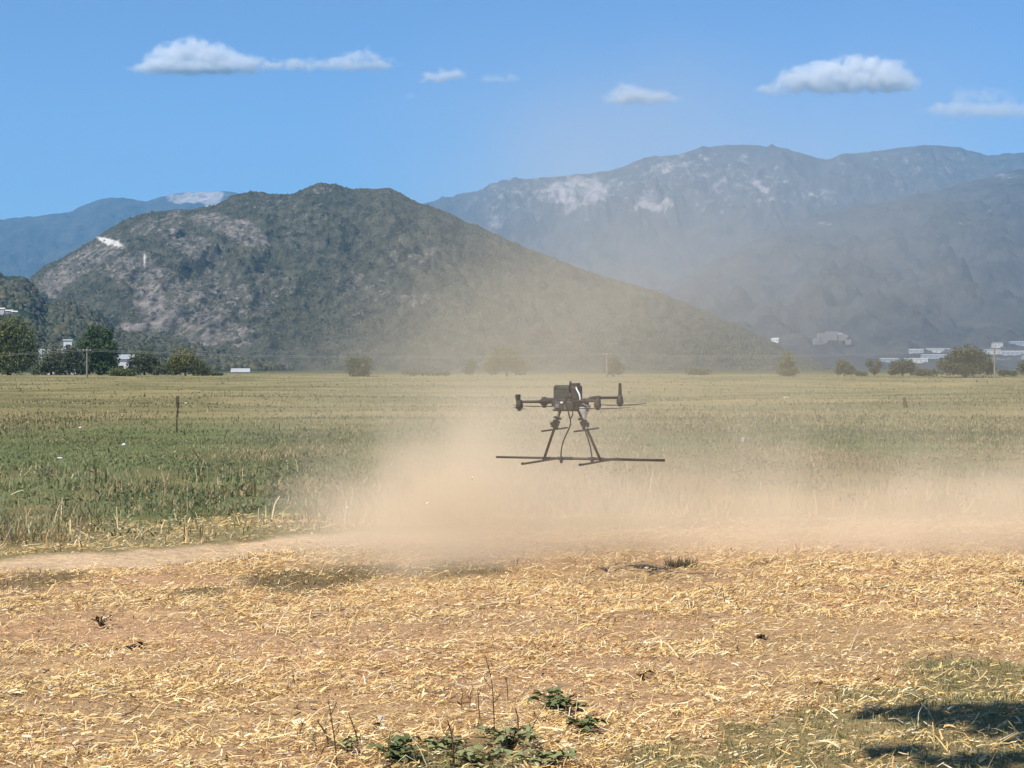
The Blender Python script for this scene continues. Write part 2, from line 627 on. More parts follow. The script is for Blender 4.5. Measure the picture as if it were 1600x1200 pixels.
near_blobs = [(90, 440, 42, 22, -30, 0.62), (140, 405, 80, 26, -25, 0.52), (215, 430, 80, 44, 20, 0.50), (232, 470, 34, 32, 10, 0.80), (210, 512, 36, 8, 0, 0.95), (245, 500, 28, 24, 0, 0.68),
              (330, 345, 75, 18, 10, 0.58), (385, 365, 50, 22, 30, 0.62), (300, 385, 70, 30, 30, 0.46), (300, 480, 80, 45, 20, 0.50), (330, 520, 90, 34, 10, 0.50), (250, 350, 70, 16, -15, 0.44), (505, 298, 18, 9, 0, 0.45), (80, 460, 14, 10, -20, 0.8),
              (560, 450, 70, 36, 0, 0.34), (640, 400, 70, 34, 0, 0.30), (560, 490, 14, 6, 0, 0.6), (650, 470, 50, 16, 10, 0.40), (420, 440, 60, 30, 20, 0.34), (470, 380, 60, 30, 10, 0.30),
              (172, 378, 25, 4.5, 18, 3.0), (226, 408, 3, 16, 5, 2.0), (205, 412, 3, 14, -30, 0.9), (460, 330, 80, 30, 10, 0.26), (370, 460, 80, 40, 30, 0.40)]
make_hill("hill", [(-60, 560), (20, 470), (48, 436), (70, 418), (110, 396), (150, 371), (190, 346), (235, 331), (290, 327), (335, 322), (365, 305), (390, 300), (420, 303), (455, 305), (480, 293), (498, 286), (522, 288), (550, 295), (585, 295), (610, 293), (625, 300), (645, 313), (690, 328), (740, 352), (800, 378), (860, 402), (920, 424), (1000, 447), (1060, 470), (1120, 495), (1180, 522), (1230, 546), (1290, 572), (1340, 586)],
          1450, 2300, M_near, [(a, b, c, d, e, f + 0.045 if f < 1 else f) for a, b, c, d, e, f in near_blobs], 44, 500, nu=520, nv=150, power=0.95)


def scrub(name, hill, count, smin, smax, label):
    """bushes standing on a hillside, thinner where the rock is bare"""
    verts, sx, sy, rock = HILLS[hill]
    nv, nu, _ = verts.shape
    u = rng.uniform(0, nu - 1.01, count * 3); v = rng.uniform(0.02, 1.0, count * 3) * (nv - 1.01)
    i = v.astype(int); j = u.astype(int); fu = (u - j)[:, None]; fv = (v - i)[:, None]
    Pp = (verts[i, j] * (1 - fu) + verts[i, j + 1] * fu) * (1 - fv) + (verts[i + 1, j] * (1 - fu) + verts[i + 1, j + 1] * fu) * fv
    rk = rock[i, j]
    dens = np.clip(0.85 - 1.6 * np.clip(rk, 0, 0.55), 0.05, 1) * sstep(0.30, 0.55, fbm(Pp[:, 0] / 60, Pp[:, 1] / 60, 4, 900) + 0.08)
    ok = (rng.random(len(u)) < dens) & (rk < 1.0) & (Pp[:, 2] > 1)
    Pp = Pp[ok][:count]
    n = len(Pp)
    s = rng.uniform(smin, smax, n) * rng.uniform(0.6, 1.2, n)
    base = np.array([[1, 0, 0], [-.5, .87, 0], [-.5, -.87, 0], [.55, .5, .75], [-.7, .1, .7], [.2, -.75, .8], [0, 0, 1.15]], float)
    fc = np.array([[0, 1, 3], [1, 4, 3], [1, 2, 4], [2, 5, 4], [2, 0, 5], [0, 3, 5], [3, 4, 6], [4, 5, 6], [5, 3, 6]])
    a = rng.uniform(0, 2 * math.pi, n)
    ca, sa = np.cos(a)[:, None], np.sin(a)[:, None]
    jit = base[None] * rng.uniform(0.75, 1.25, (n, 7, 3))
    X = (jit[..., 0] * ca - jit[..., 1] * sa) * s[:, None] + Pp[:, 0:1]
    Y = (jit[..., 0] * sa + jit[..., 1] * ca) * s[:, None] + Pp[:, 1:2]
    Z = (jit[..., 2] * 0.9 - 0.12) * s[:, None] + Pp[:, 2:3]
    V = np.stack([X, Y, Z], -1).reshape(-1, 3)
    Fc = (fc[None] + (np.arange(n) * 7)[:, None, None]).reshape(-1, 3)
    g = rng.uniform(0.55, 1.4, n)[:, None] * np.array([0.072, 0.074, 0.048])
    g = g + (rng.random(n) < 0.2)[:, None] * np.array([0.035, 0.022, 0.008])
    o = link(name, mesh_np(name, V, Fc, np.repeat(g, 7, 0)), M_scrub)
    tag(o, label, None, None, "stuff")


M_scrub = tint_mat("scrub_leaves", 0.9, 0.05)
scrub("scrub", "hill", 34000, 0.7, 1.7, "dark green bushes growing between rocks on the near hill")
scrub("woodland", "wooded_slope", 11000, 1.6, 3.4, "dense dark trees covering the lower slope left of the hill")


# ------------------------------------------------------------------ blades and straw
def ribbons(Pb, az, pitch, L, Wd, curl, roll, tip):
    """bent strips: base points, heading, rise, length, width, bend, roll and tip width factor"""
    n = len(Pb)
    h = np.stack([np.cos(az), np.sin(az), np.zeros(n)], -1)
    upv = np.array([0, 0, 1.0])

    def dirv(a):
        return h * np.cos(a)[:, None] + upv * np.sin(a)[:, None]
    d0 = dirv(pitch - curl * 0.5); d1 = dirv(pitch + curl * 0.5)
    p0 = Pb
    p1 = p0 + d0 * (L * 0.5)[:, None]
    p2 = p1 + d1 * (L * 0.5)[:, None]
    side = np.stack([-np.sin(az), np.cos(az), np.zeros(n)], -1)
    nrm = np.cross(side, d0)
    sv = side * np.cos(roll)[:, None] + nrm * np.sin(roll)[:, None]
    w = (Wd * 0.5)[:, None]
    t = tip if hasattr(tip, "__len__") else np.full(n, tip)
    t = t[:, None]
    V = np.stack([p0 - sv * w, p0 + sv * w, p1 - sv * w * 0.9, p1 + sv * w * 0.9, p2 - sv * w * t, p2 + sv * w * t], 1)
    b = (np.arange(n) * 6)[:, None]
    q = np.concatenate([b + np.array([[0, 1, 3, 2]]), b + np.array([[2, 3, 5, 4]])], 0)
    return V.reshape(-1, 3), q


def pick(cols, n, w=None):
    cols = np.array(cols)
    c = cols[rng.choice(len(cols), n, p=w)]
    return c * rng.uniform(0.78, 1.18, n)[:, None]


STRAW = [(0.84, 0.60, 0.24), (0.86, 0.69, 0.37), (0.72, 0.45, 0.17), (0.88, 0.77, 0.52), (0.30, 0.16, 0.07), (0.09, 0.055, 0.03)]
M_straw = tint_mat("straw_stalks", 0.65, 0.35, 0.12)
M_blade = tint_mat("grass_blades", 0.75, 0.2, 0.3)


def fan(n, y0, y1, k, add, pw=1.0):
    """random ground points between two depths, a little wider than the view"""
    t = rng.random(n)
    y = (y0 ** pw + (y1 ** pw - y0 ** pw) * t) ** (1 / pw)
    x = rng.uniform(-1, 1, n) * (k * y + add)
    return x, y


def build_straw():
    x, y = fan(345000, 6.2, 20.5, 0.30, 0.9, 1.3)
    pm, front = cover(x, y)
    lit = 0.6 * fbm(x * 0.45 + 0.1 * y, y * 1.3 - x * 0.25, 5, 62) + 0.4 * fbm(x * 2.2, y * 2.8, 3, 67)
    dens = 0.18 + 0.82 * sstep(0.40, 0.57, lit)
    dens = dens * (1 - 0.965 * pm) * np.clip(front + 0.35, 0, 1)
    dens *= 1 - 0.72 * patch(x, y, LAWN, 65)
    dens *= 1 - 0.75 * patch(x, y, DARKGRASS, 66)
    ok = rng.random(len(x)) < dens
    x, y = x[ok], y[ok]
    n = len(x)
    kind = rng.random(n)
    L = np.where(kind < 0.10, rng.uniform(0.06, 0.15, n), rng.uniform(0.012, 0.055, n))
    Wd = np.where(kind > 0.86, rng.uniform(0.006, 0.013, n), rng.uniform(0.0025, 0.006, n))
    pitch = np.abs(rng.normal(0, 0.24, n)) + (rng.random(n) < 0.06) * rng.uniform(0.2, 1.0, n)
    az = rng.uniform(0, 2 * math.pi, n)
    az = np.where(rng.random(n) < 0.35, rng.normal(0.15, 0.5, n), az)
    z = ground_z(x, y) + rng.uniform(0.002, 0.022, n)
    V, q = ribbons(np.stack([x, y, z], -1), az, pitch, L, Wd, rng.normal(-0.15, 0.36, n), rng.normal(0, 0.6, n), rng.uniform(0.3, 1.0, n))
    c = pick(STRAW, n, [0.30, 0.20, 0.22, 0.12, 0.11, 0.05])
    me = mesh_np("straw", V, q, np.repeat(c, 6, 0))
    tag(link("straw", me, M_straw), "golden chopped straw lying over the bare soil in the foreground", None, None, "stuff")


build_straw()


def build_chaff():
    """short broken bits between the stalks"""
    x, y = fan(250000, 6.2, 19.5, 0.30, 0.9, 1.2)
    pm, front = cover(x, y)
    dens = 0.50 * (1 - 0.7 * np.maximum(patch(x, y, LAWN, 65), patch(x, y, DARKGRASS, 66))) * (1 - 0.93 * pm) * np.clip(front + 0.2, 0, 1) * (0.45 + 0.55 * sstep(0.3, 0.6, fbm(x * 2.5, y * 3.0, 3, 68)))
    ok = rng.random(len(x)) < dens
    x, y = x[ok], y[ok]
    n = len(x)
    a = rng.uniform(0, 2 * math.pi, n)
    L = rng.uniform(0.006, 0.026, n)
    w = rng.uniform(0.002, 0.006, n)
    tilt = rng.normal(0.12, 0.28, n)
    c0 = np.stack([x, y, ground_z(x, y) + rng.uniform(0.001, 0.010, n)], -1)
    d = np.stack([np.cos(a) * np.cos(tilt), np.sin(a) * np.cos(tilt), np.abs(np.sin(tilt))], -1) * L[:, None]
    sd = np.stack([-np.sin(a), np.cos(a), rng.normal(0, 0.5, n)], -1) * (w * 0.5)[:, None]
    V = np.stack([c0 - sd, c0 + d - sd * 0.7, c0 + d + sd * 0.7, c0 + sd], 1).reshape(-1, 3)
    q = (np.arange(n) * 4)[:, None] + np.array([[0, 1, 2, 3]])
    c = pick(STRAW, n, [0.30, 0.24, 0.2, 0.12, 0.10, 0.04])
    tag(link("chaff", mesh_np("chaff", V, q, np.repeat(c, 4, 0)), M_straw), "small broken bits of straw scattered between the stalks on the soil", None, None, "stuff")


build_chaff()


def build_field_grass():
    Vs, Qs, Cs = [], [], []
    off = 0

    def add(x, y, L, Wd, pitch, curl, cols, tip=0.25, sink=0.0):
        nonlocal off
        n = len(x)
        az = rng.uniform(0, 2 * math.pi, n)
        z = ground_z(x, y) - sink
        V, q = ribbons(np.stack([x, y, z], -1), az, pitch, L, Wd, curl, rng.normal(0, 0.3, n), tip)
        Vs.append(V); Qs.append(q + off); Cs.append(np.repeat(cols, 6, 0))
        off += len(V)

    # mixed weeds and grass between the track and the green strip, in clumps
    x, y = fan(180000, 16.2, 62, 0.31, 1.0, 0.9)
    yc = np.interp(x, PATH_X, PATH_Y)
    behind = sstep(0.85, 1.5, y - yc)
    cl = fbm(x * 1.1, y * 0.9, 4, 71)
    gm = patch(x, y, GREEN, 64)
    rightbare = sstep(0.2, 2.0, x - 0.02 * y) * sstep(36, 25, y)
    dens = behind * (0.10 + 0.90 * sstep(0.42, 0.60, np.maximum(cl, 0.62 * gm * sstep(26, 30, y)))) * (1 - 0.75 * rightbare) * (0.35 + 0.65 * sstep(1.2, 2.6, y - yc)) * (0.15 + 0.85 * sstep(62, 38, y))
    ok = rng.random(len(x)) < dens
    x, y, cl, gm = x[ok], y[ok], cl[ok], gm[ok]
    n = len(x)
    tall = sstep(0.45, 0.7, cl) * sstep(34, 26, y)
    L = rng.uniform(0.04, 0.12, n) * (1 + 1.5 * tall) * rng.uniform(0.5, 1.3, n) * (1 - 0.45 * gm * sstep(27, 32, y))
    Wd = rng.uniform(0.006, 0.014, n) * (1 + y / 60)
    dryc = pick([(0.40, 0.31, 0.17), (0.30, 0.24, 0.12), (0.50, 0.40, 0.22)], n)
    grc = pick([(0.20, 0.25, 0.105), (0.17, 0.22, 0.09), (0.26, 0.27, 0.13), (0.29, 0.27, 0.15)], n)
    isg = rng.random(n) < np.clip(0.36 + 2.2 * (fbm(x * 0.22, y * 0.40 - x * 0.05, 4, 74) - 0.5) + 0.42 * gm * sstep(25, 30, y) + 0.2 * gm + 0.25 * (cl - 0.5), 0, 1)
    cols = np.where(isg[:, None], grc, dryc)
    add(x, y, L, Wd, rng.normal(0.95, 0.45, n), rng.normal(-0.6, 0.6, n), cols)

    # leafy clumps: short broad leaves stacked up dark stems
    cxs, cys = fan(1500, 17.5, 33, 0.31, 1.0, 0.9)
    w = 0.12 + 0.9 * patch(cxs, cys, GREEN, 64) * sstep(24, 19, np.abs(cxs) + 15)
    w = np.maximum(w * 0.26, 0.06 * sstep(-1.2, -2.6, cxs) * sstep(31, 27, cys))
    keep = (rng.random(len(cxs)) < w) & (cys - np.interp(cxs, PATH_X, PATH_Y) > 1.4)
    cxs, cys = cxs[keep], cys[keep]
    per = 46
    n = len(cxs) * per
    hgt = np.repeat(rng.uniform(0.08, 0.34, len(cxs)), per)
    spread = np.repeat(rng.uniform(0.08, 0.22, len(cxs)), per)
    x = np.repeat(cxs, per) + rng.normal(0, 1, n) * spread
    y = np.repeat(cys, per) + rng.normal(0, 1, n) * spread
    zz = rng.random(n) * hgt
    az = rng.uniform(0, 2 * math.pi, n)
    V, q = ribbons(np.stack([x, y, ground_z(x, y) + zz], -1), az, rng.normal(0.35, 0.4, n), rng.uniform(0.04, 0.10, n), rng.uniform(0.012, 0.028, n), rng.normal(-0.4, 0.4, n), rng.normal(0, 0.5, n), 0.2)
    c = np.repeat(pick([(0.13, 0.16, 0.08), (0.17, 0.195, 0.105), (0.22, 0.22, 0.13), (0.09, 0.115, 0.06)], len(cxs)), per, 0) * rng.uniform(0.7, 1.25, n)[:, None]
    Vs.append(V); Qs.append(q + off); Cs.append(np.repeat(c, 6, 0)); off += len(V)
    me = mesh_np("grass", np.concatenate(Vs), np.concatenate(Qs), np.concatenate(Cs))
    tag(link("grass", me, M_blade), "green and dry weeds and grass covering the field behind the dirt track", None, None, "stuff")

    # pale stubble: dry stalks standing at the edge of the field
    Vs.clear(); Qs.clear(); Cs.clear(); off = 0
    x, y = fan(5200, 15.6, 30, 0.31, 0.8, 0.6)
    yc = np.interp(x, PATH_X, PATH_Y)
    dd = y - yc
    w = sstep(0.8, 1.2, dd) * (0.10 + 0.5 * np.exp(-((dd - 2.1) / 1.3) ** 2) * sstep(0.45, 0.66, fbm(x * 1.3, y * 1.0, 4, 81))) * np.where(x > 0.3, 0.35, 1)
    ok = rng.random(len(x)) < w
    x, y = x[ok], y[ok]
    n = len(x)
    add(x, y, rng.uniform(0.08, 0.34, n) * rng.uniform(0.4, 1.0, n), rng.uniform(0.007, 0.016, n), rng.normal(1.1, 0.45, n), rng.normal(-0.2, 0.5, n), pick([(0.62, 0.50, 0.29), (0.55, 0.41, 0.20), (0.68, 0.58, 0.38)], n), 0.6)
    x, y = fan(16000, 15.6, 21.5, 0.31, 0.8, 1.0)
    yc = np.interp(x, PATH_X, PATH_Y); dd = y - yc
    ok = rng.random(len(x)) < np.exp(-((dd - 1.7) / 0.75) ** 2) * sstep(0.75, 1.0, dd) * np.where(x > 0.3, 0.4, np.where(x < -2.7, 1.8, 0.8)) * sstep(0.38, 0.62, fbm(x * 1.1, y * 1.1, 4, 83)) * 0.8
    x, y = x[ok], y[ok]; n = len(x)
    add(x, y, rng.uniform(0.05, 0.24, n), rng.uniform(0.006, 0.014, n), rng.normal(0.4, 0.4, n), rng.normal(-0.3, 0.5, n), pick([(0.60, 0.44, 0.19), (0.50, 0.33, 0.14), (0.66, 0.54, 0.32), (0.30, 0.18, 0.08)], n), 0.5)
    me = mesh_np("stubble", np.concatenate(Vs), np.concatenate(Qs), np.concatenate(Cs))
    tag(link("stubble", me, M_straw), "pale dry stubble standing and fallen along the field side of the dirt track", None, None, "stuff")

    # far field: tufts thinning into the distance
    Vs.clear(); Qs.clear(); Cs.clear(); off = 0
    n = 130000
    t = rng.random(n)
    y = 1.0 / (1 / 40.0 + (1 / 560.0 - 1 / 40.0) * t)
    x = rng.uniform(-1, 1, n) * (0.32 * y + 2)
    cl = fbm(x * 0.12, y * 0.10 - x * 0.012, 4, 91)
    ok = rng.random(n) < 0.15 + 0.85 * sstep(0.42, 0.62, cl)
    x, y, cl = x[ok], y[ok], cl[ok]
    n = len(x)
    gm = patch(x, y, GREEN, 64)
    L = rng.uniform(0.03, 0.09, n) * (1 + 1.5 * (rng.random(n) < 0.03)) * (1 + y / 400)
    Wd = rng.uniform(0.02, 0.05, n) * (y / 60)
    dryc = pick([(0.33, 0.27, 0.14), (0.25, 0.22, 0.11), (0.42, 0.35, 0.19)], n)
    grc = pick([(0.17, 0.19, 0.08), (0.20, 0.20, 0.09), (0.22, 0.21, 0.11)], n)
    cols = np.where((rng.random(n) < np.clip(0.30 + 0.4 * gm + 2.6 * (0.52 - fbm(x * 0.025, y * 0.11 - x * 0.012, 5, 69)), 0, 1))[:, None], grc, dryc)
    add(x, y, L, Wd, rng.normal(1.2, 0.3, n), rng.normal(-0.4, 0.4, n), cols, 0.4)
    me = mesh_np("dry_grass", np.concatenate(Vs), np.concatenate(Qs), np.concatenate(Cs))
    tag(link("dry_grass", me, M_blade), "dry olive grass tufts spread over the far field up to the trees", None, None, "stuff")

    # short green and dark grass patches in the straw
    Vs.clear(); Qs.clear(); Cs.clear(); off = 0
    x, y = fan(230000, 6.2, 20, 0.30, 0.8, 1.1)
    lm = patch(x, y, LAWN, 65); dm = patch(x, y, DARKGRASS, 66)
    ok = rng.random(len(x)) < np.maximum(lm * 0.98, dm * 0.95) * (0.35 + 0.65 * sstep(0.35, 0.6, fbm(x * 5, y * 4, 3, 93)))
    x, y, lm, dm = x[ok], y[ok], lm[ok], dm[ok]
    n = len(x)
    gr = pick([(0.25, 0.255, 0.10), (0.32, 0.30, 0.14), (0.19, 0.215, 0.08), (0.44, 0.37, 0.19)], n)
    dk = pick([(0.16, 0.14, 0.07), (0.22, 0.18, 0.09), (0.12, 0.115, 0.055), (0.40, 0.30, 0.15)], n)
    cols = np.where((lm > dm)[:, None], gr, dk)
    add(x, y, rng.uniform(0.018, 0.055, n), rng.uniform(0.0025, 0.006, n), rng.normal(0.6, 0.4, n), rng.normal(-0.6, 0.5, n), cols)
    me = mesh_np("short_grass", np.concatenate(Vs), np.concatenate(Qs), np.concatenate(Cs))
    tag(link("short_grass", me, M_blade), "short grey green grass growing in patches through the straw", None, None, "stuff")


build_field_grass()

# ------------------------------------------------------------------ trees
M_bark = simple_mat("tree_bark", (0.11, 0.085, 0.06), 0.9, 0.1, 0, 0.35, 6.0, 0.02)
M_leaf = tint_mat("tree_leaves", 0.7, 0.2, 0.22)


def leaf_cloud(lobes, n, size, cols, seed):
    """leaf clumps spread through the volume of several lobes: ((x,y,z),(rx,ry,rz)) local to the tree"""
    g = np.random.default_rng(seed)
    vol = np.array([l[1][0] * l[1][1] * l[1][2] for l in lobes]) ** 0.72
    idx = g.choice(len(lobes), n, p=vol / vol.sum())
    C = np.array([l[0] for l in lobes])[idx]
    Rr = np.array([l[1] for l in lobes])[idx]
    d = g.normal(0, 1, (n, 3)); d /= np.linalg.norm(d, axis=1)[:, None]
    rad = g.random(n) ** 0.38 * (1 + 0.10 * g.normal(0, 1, n))
    lump = 0.80 + 0.40 * vnoise(d[:, 0] * 2.2 + idx * 3.1 + 9, d[:, 2] * 2.2 + d[:, 1] * 1.7 + 5, seed % 97)
    Pp = C + d * Rr * (rad * lump)[:, None]
    Pp[:, 2] = np.maximum(Pp[:, 2], 0.1)
    a = g.normal(0, 1, (n, 3)) + d * 0.6
    a /= np.linalg.norm(a, axis=1)[:, None]
    b = np.cross(a, g.normal(0, 1, (n, 3))); b /= np.linalg.norm(b, axis=1)[:, None]
    c = np.cross(a, b)
    s = size * g.uniform(0.55, 1.35, n)[:, None]
    V = np.stack([Pp - b * s * 0.5, Pp + c * s * 0.34 + a * s * 0.12, Pp + b * s * 0.55, Pp - c * s * 0.34 + a * s * 0.12], 1).reshape(-1, 3)
    q = (np.arange(n) * 4)[:, None] + np.array([[0, 1, 2, 3]])
    cc = np.array(cols)
    tone = cc[g.integers(0, len(cc), len(lobes))][idx] * 0.6 + cc[g.integers(0, len(cc), n)] * 0.4
    tone = tone * 1.55 * g.uniform(0.75, 1.28, n)[:, None]
    return V, q, np.repeat(tone, 4, 0)


def tree(name, label, cat, px, base_py, d, lobes_px, cols, n=1800, size=0.55, trunk=True, group="trees along the far edge of the field", seed=1, trunk_r=0.22, depth=0.8):
    """lobes_px: (px, py, rx, ry) outlines of the crown's masses as seen, placed in metres at the tree's depth"""
    g = random.Random(seed)
    x0 = (px - 800) / F * d
    z0 = float(ground_z(np.array([x0]), np.array([d]))[0])
    t = thing(name, label, cat, (x0, d, z0), 0, group)
    m = d / F
    gy = HOR + (EYE - z0) / m
    lobes = []
    for (lx, ly, rx, ry) in lobes_px:
        cz = (gy - ly) * m
        lobes.append((((lx - px) * m, g.uniform(-0.35, 0.35) * rx * m, cz), (rx * m, rx * m * depth, ry * m)))
    V, q, c = leaf_cloud(lobes, int(n * 1.5), size * 0.8, cols, seed)
    link("crown", mesh_np("crown", V, q, c), M_leaf, t)
    if trunk:
        mb = MB()
        top = max(l[0][2] for l in lobes)
        low = top * 0.35
        mb.tube(spline([(0, 0, -0.2), (g.uniform(-.1, .1), 0, low), (g.uniform(-.25, .25), 0, top * 0.8)], 4), [trunk_r * k for k in np.linspace(1.15, 0.45, 9)], 8)
        for l in lobes:
            s0 = Vector((0, 0, low * g.uniform(0.7, 1.2)))
            e0 = Vector(l[0])
            mb.tube(spline([s0, (s0 + e0) * 0.5 + Vector((0, 0, -0.1 * e0.length * 0.3)), e0], 3), [trunk_r * k for k in (0.55, 0.5, 0.42, 0.36, 0.28, 0.22, 0.14)], 6)
        mb.build("trunk", M_bark, t, True)
    return t


OLIVE = [(0.10, 0.105, 0.035), (0.075, 0.09, 0.032), (0.13, 0.125, 0.045)]
DARK = [(0.038, 0.06, 0.022), (0.05, 0.075, 0.028), (0.065, 0.085, 0.032)]
GREY = [(0.075, 0.085, 0.045), (0.06, 0.075, 0.038), (0.095, 0.10, 0.055)]
TD = 380.0
tree("broadleaf_tree", "big yellow green broadleaf tree cut off at the left edge", "tree", 14, 588, TD, [(0, 535, 34, 36), (30, 540, 32, 40), (18, 515, 26, 24), (48, 556, 18, 30), (-25, 545, 35, 38), (10, 566, 40, 22)], OLIVE, 5200, 0.62, seed=3, trunk_r=0.4)
tree("broadleaf_tree", "low olive tree with a pale forked trunk right of the big edge tree", "tree", 80, 589, TD - 15, [(78, 562, 16, 20), (68, 574, 14, 14), (92, 575, 14, 14)], GREY, 1500, 0.5, seed=4, trunk_r=0.28)
tree("broadleaf_tree", "bushy olive tree in front of the white houses left of the pole", "tree", 108, 589, TD - 10, [(104, 562, 20, 18), (118, 570, 18, 18), (96, 572, 16, 17), (116, 556, 12, 12), (86, 558, 14, 18), (112, 548, 14, 10)], GREY, 2900, 0.5, seed=5)
tree("pine_tree", "tall dark pine with two tops right behind the power pole", "tree", 156, 588, TD - 5, [(146, 520, 13, 14), (166, 524, 11, 14), (136, 540, 15, 14), (160, 545, 24, 17), (176, 555, 12, 18), (148, 562, 22, 18), (166, 573, 22, 14)], DARK, 4600, 0.55, seed=6, trunk_r=0.35)
tree("broadleaf_tree", "rounded grey green tree in the middle of the left row right of the pine", "tree", 226, 589, TD, [(226, 560, 22, 17), (214, 572, 16, 15), (240, 572, 16, 16)], GREY, 2200, 0.5, seed=7)
tree("broadleaf_tree", "light green dome shaped tree at the right end of the left row", "tree", 290, 589, TD + 5, [(288, 563, 24, 19), (272, 572, 18, 15), (308, 574, 18, 14), (322, 582, 10, 7)], OLIVE, 2800, 0.5, seed=8)
tree("shrub", "low light green shrub between the pine and the grey green tree", "shrub", 190, 590, TD - 30, [(184, 582, 16, 8), (200, 583, 14, 7)], OLIVE, 900, 0.42, trunk=False, seed=9, group="shrubs along the far edge of the field")
tree("broadleaf_tree", "square crowned dusty tree standing alone left of the dust plume", "tree", 561, 589, TD - 20, [(554, 568, 14, 14), (569, 570, 13, 15), (560, 580, 18, 10)], GREY, 1900, 0.5, seed=10)
tree("broadleaf_tree", "broad domed tree faded by the dust behind the drone", "tree", 792, 588, TD - 20, [(790, 560, 28, 20), (770, 572, 18, 14), (812, 572, 18, 14)], OLIVE, 2900, 0.5, seed=11)
tree("shrub", "small dark bush left of the dust veiled domed tree", "shrub", 737, 588, TD, [(737, 570, 8, 9), (733, 579, 9, 7)], DARK, 500, 0.45, trunk=False, seed=12, group="shrubs along the far edge of the field")
tree("broadleaf_tree", "slim dust veiled tree behind the right propeller of the drone", "tree", 958, 588, TD, [(958, 568, 12, 13), (966, 576, 10, 10), (952, 578, 9, 8)], GREY, 1300, 0.48, seed=13)
tree("conical_tree", "olive cone shaped tree below the small white house", "tree", 1230, 587, TD, [(1230, 563, 9, 12), (1230, 572, 14, 12), (1230, 580, 18, 8)], OLIVE, 1700, 0.48, seed=14)
tree("broadleaf_tree", "small round tree second in the right row after the cone shaped one", "tree", 1320, 587, TD, [(1318, 572, 12, 10), (1327, 578, 10, 8), (1311, 579, 8, 7)], GREY, 1200, 0.46, seed=15)
tree("broadleaf_tree", "thin sparse tree with open branches between two rounder trees", "tree", 1366, 587, TD, [(1358, 568, 7, 8), (1371, 570, 7, 9), (1366, 579, 9, 6)], GREY, 420, 0.45, seed=16, trunk_r=0.16)
tree("broadleaf_tree", "low wide dark tree in front of the pale sheds", "tree", 1410, 587, TD, [(1402, 574, 14, 10), (1418, 571, 12, 10), (1428, 579, 9, 8), (1394, 580, 9, 7)], GREY, 1700, 0.46, seed=17)
tree("broadleaf_tree", "largest flat topped tree of the right row", "tree", 1508, 587, TD - 10, [(1512, 552, 24, 14), (1495, 558, 18, 12), (1478, 571, 18, 15), (1530, 568, 22, 17), (1505, 574, 30, 13), (1546, 574, 10, 12)], GREY, 4200, 0.52, seed=18, trunk_r=0.3)
tree("broadleaf_tree", "grey green tree cut off at the right edge of the photo", "tree", 1606, 588, TD, [(1604, 574, 14, 13), (1620, 570, 16, 16)], GREY, 1400, 0.5, seed=19)
for k, (bx, w_, h_, lab) in enumerate([(655, 30, 5, "low dusty scrub on the horizon between the lone square tree and the drone"), (1090, 22, 7, "low dusty shrub on the horizon right of the drone"), (1450, 18, 6, "low shrub at the left foot of the flat topped tree"), (1575, 16, 5, "low shrub left of the tree at the right edge"), (62, 16, 9, "dark shrub under the right side of the big edge tree"), (132, 14, 9, "low shrub at the foot of the power pole before the pine"), (250, 12, 8, "low shrub between the grey green tree and the dome shaped one"), (338, 12, 4, "lowest shrub at the right end of the left row"), (1345, 10, 4, "tiny shrub between the small round tree and the sparse one"), (1438, 9, 5, "tiny shrub right of the low wide tree"), (690, 14, 4, "small dusty shrub left of the small dark bush")]):
    tree("shrub", lab, "shrub", bx, 588, TD - 5, [(bx - w_ * 0.4, 587 - h_, w_ * 0.6, h_), (bx + w_ * 0.4, 588 - h_, w_ * 0.6, h_ * 0.8)], GREY, 420, 0.45, trunk=False, seed=30 + k, group="shrubs along the far edge of the field")

# tree beside the camera whose boughs shade the ground at bottom right
def shade_tree():
    tx, ty = 3.4, 1.6
    t = thing("shade_tree", "leafy tree just out of view whose boughs shade the bottom right corner", "tree", (tx, ty, 0))
    k = Vector((SUN_DIR.x / SUN_DIR.z, SUN_DIR.y / SUN_DIR.z))
    lobes = []
    # (shadow centre on the ground, radii, height)
    for (sx, sy, rx, ry, h) in [(1.85, 8.90, 0.26, 0.09, 4.5), (2.12, 8.70, 0.34, 0.21, 4.6), (2.45, 8.42, 0.45, 0.34, 4.8), (1.60, 7.95, 0.22, 0.06, 4.3), (1.85, 7.72, 0.28, 0.10, 4.35), (2.25, 7.42, 0.36, 0.20, 4.5), (3.2, 8.1, 0.7, 0.5, 5.0), (3.2, 7.2, 0.6, 0.4, 5.0), (4.0, 7.4, 0.9, 0.8, 5.3), (3.6, 6.4, 1.0, 0.7, 5.4), (5.2, 6.6, 1.2, 1.1, 6.0), (4.8, 5.5, 1.4, 1.1, 6.2), (6.0, 7.4, 1.0, 1.0, 5.6), (6.2, 5.2, 1.2, 1.2, 6.4)]:
        lobes.append(((sx + k.x * h - tx, sy + k.y * h - ty, h), (rx, ry, min(rx, ry) * 0.8 + 0.08)))
    V, q, c = leaf_cloud(lobes, 26000, 0.12, OLIVE, 77)
    link("crown", mesh_np("crown", V, q, c), M_leaf, t)
    mb = MB()
    mb.tube(spline([(0, 0, -0.2), (0.1, 0.1, 1.6), (0.05, 0.5, 3.0)], 5), list(np.linspace(0.24, 0.15, 11)), 10)
    for l in lobes:
        e0 = Vector(l[0]); s0 = Vector((0.05, 0.5, 2.95))
        mb.tube(spline([s0, s0.lerp(e0, 0.5) + Vector((0, 0, 0.25)), e0], 5), list(np.linspace(0.085, 0.018, 11)), 6)
    mb.build("trunk", M_bark, t, True)


shade_tree()

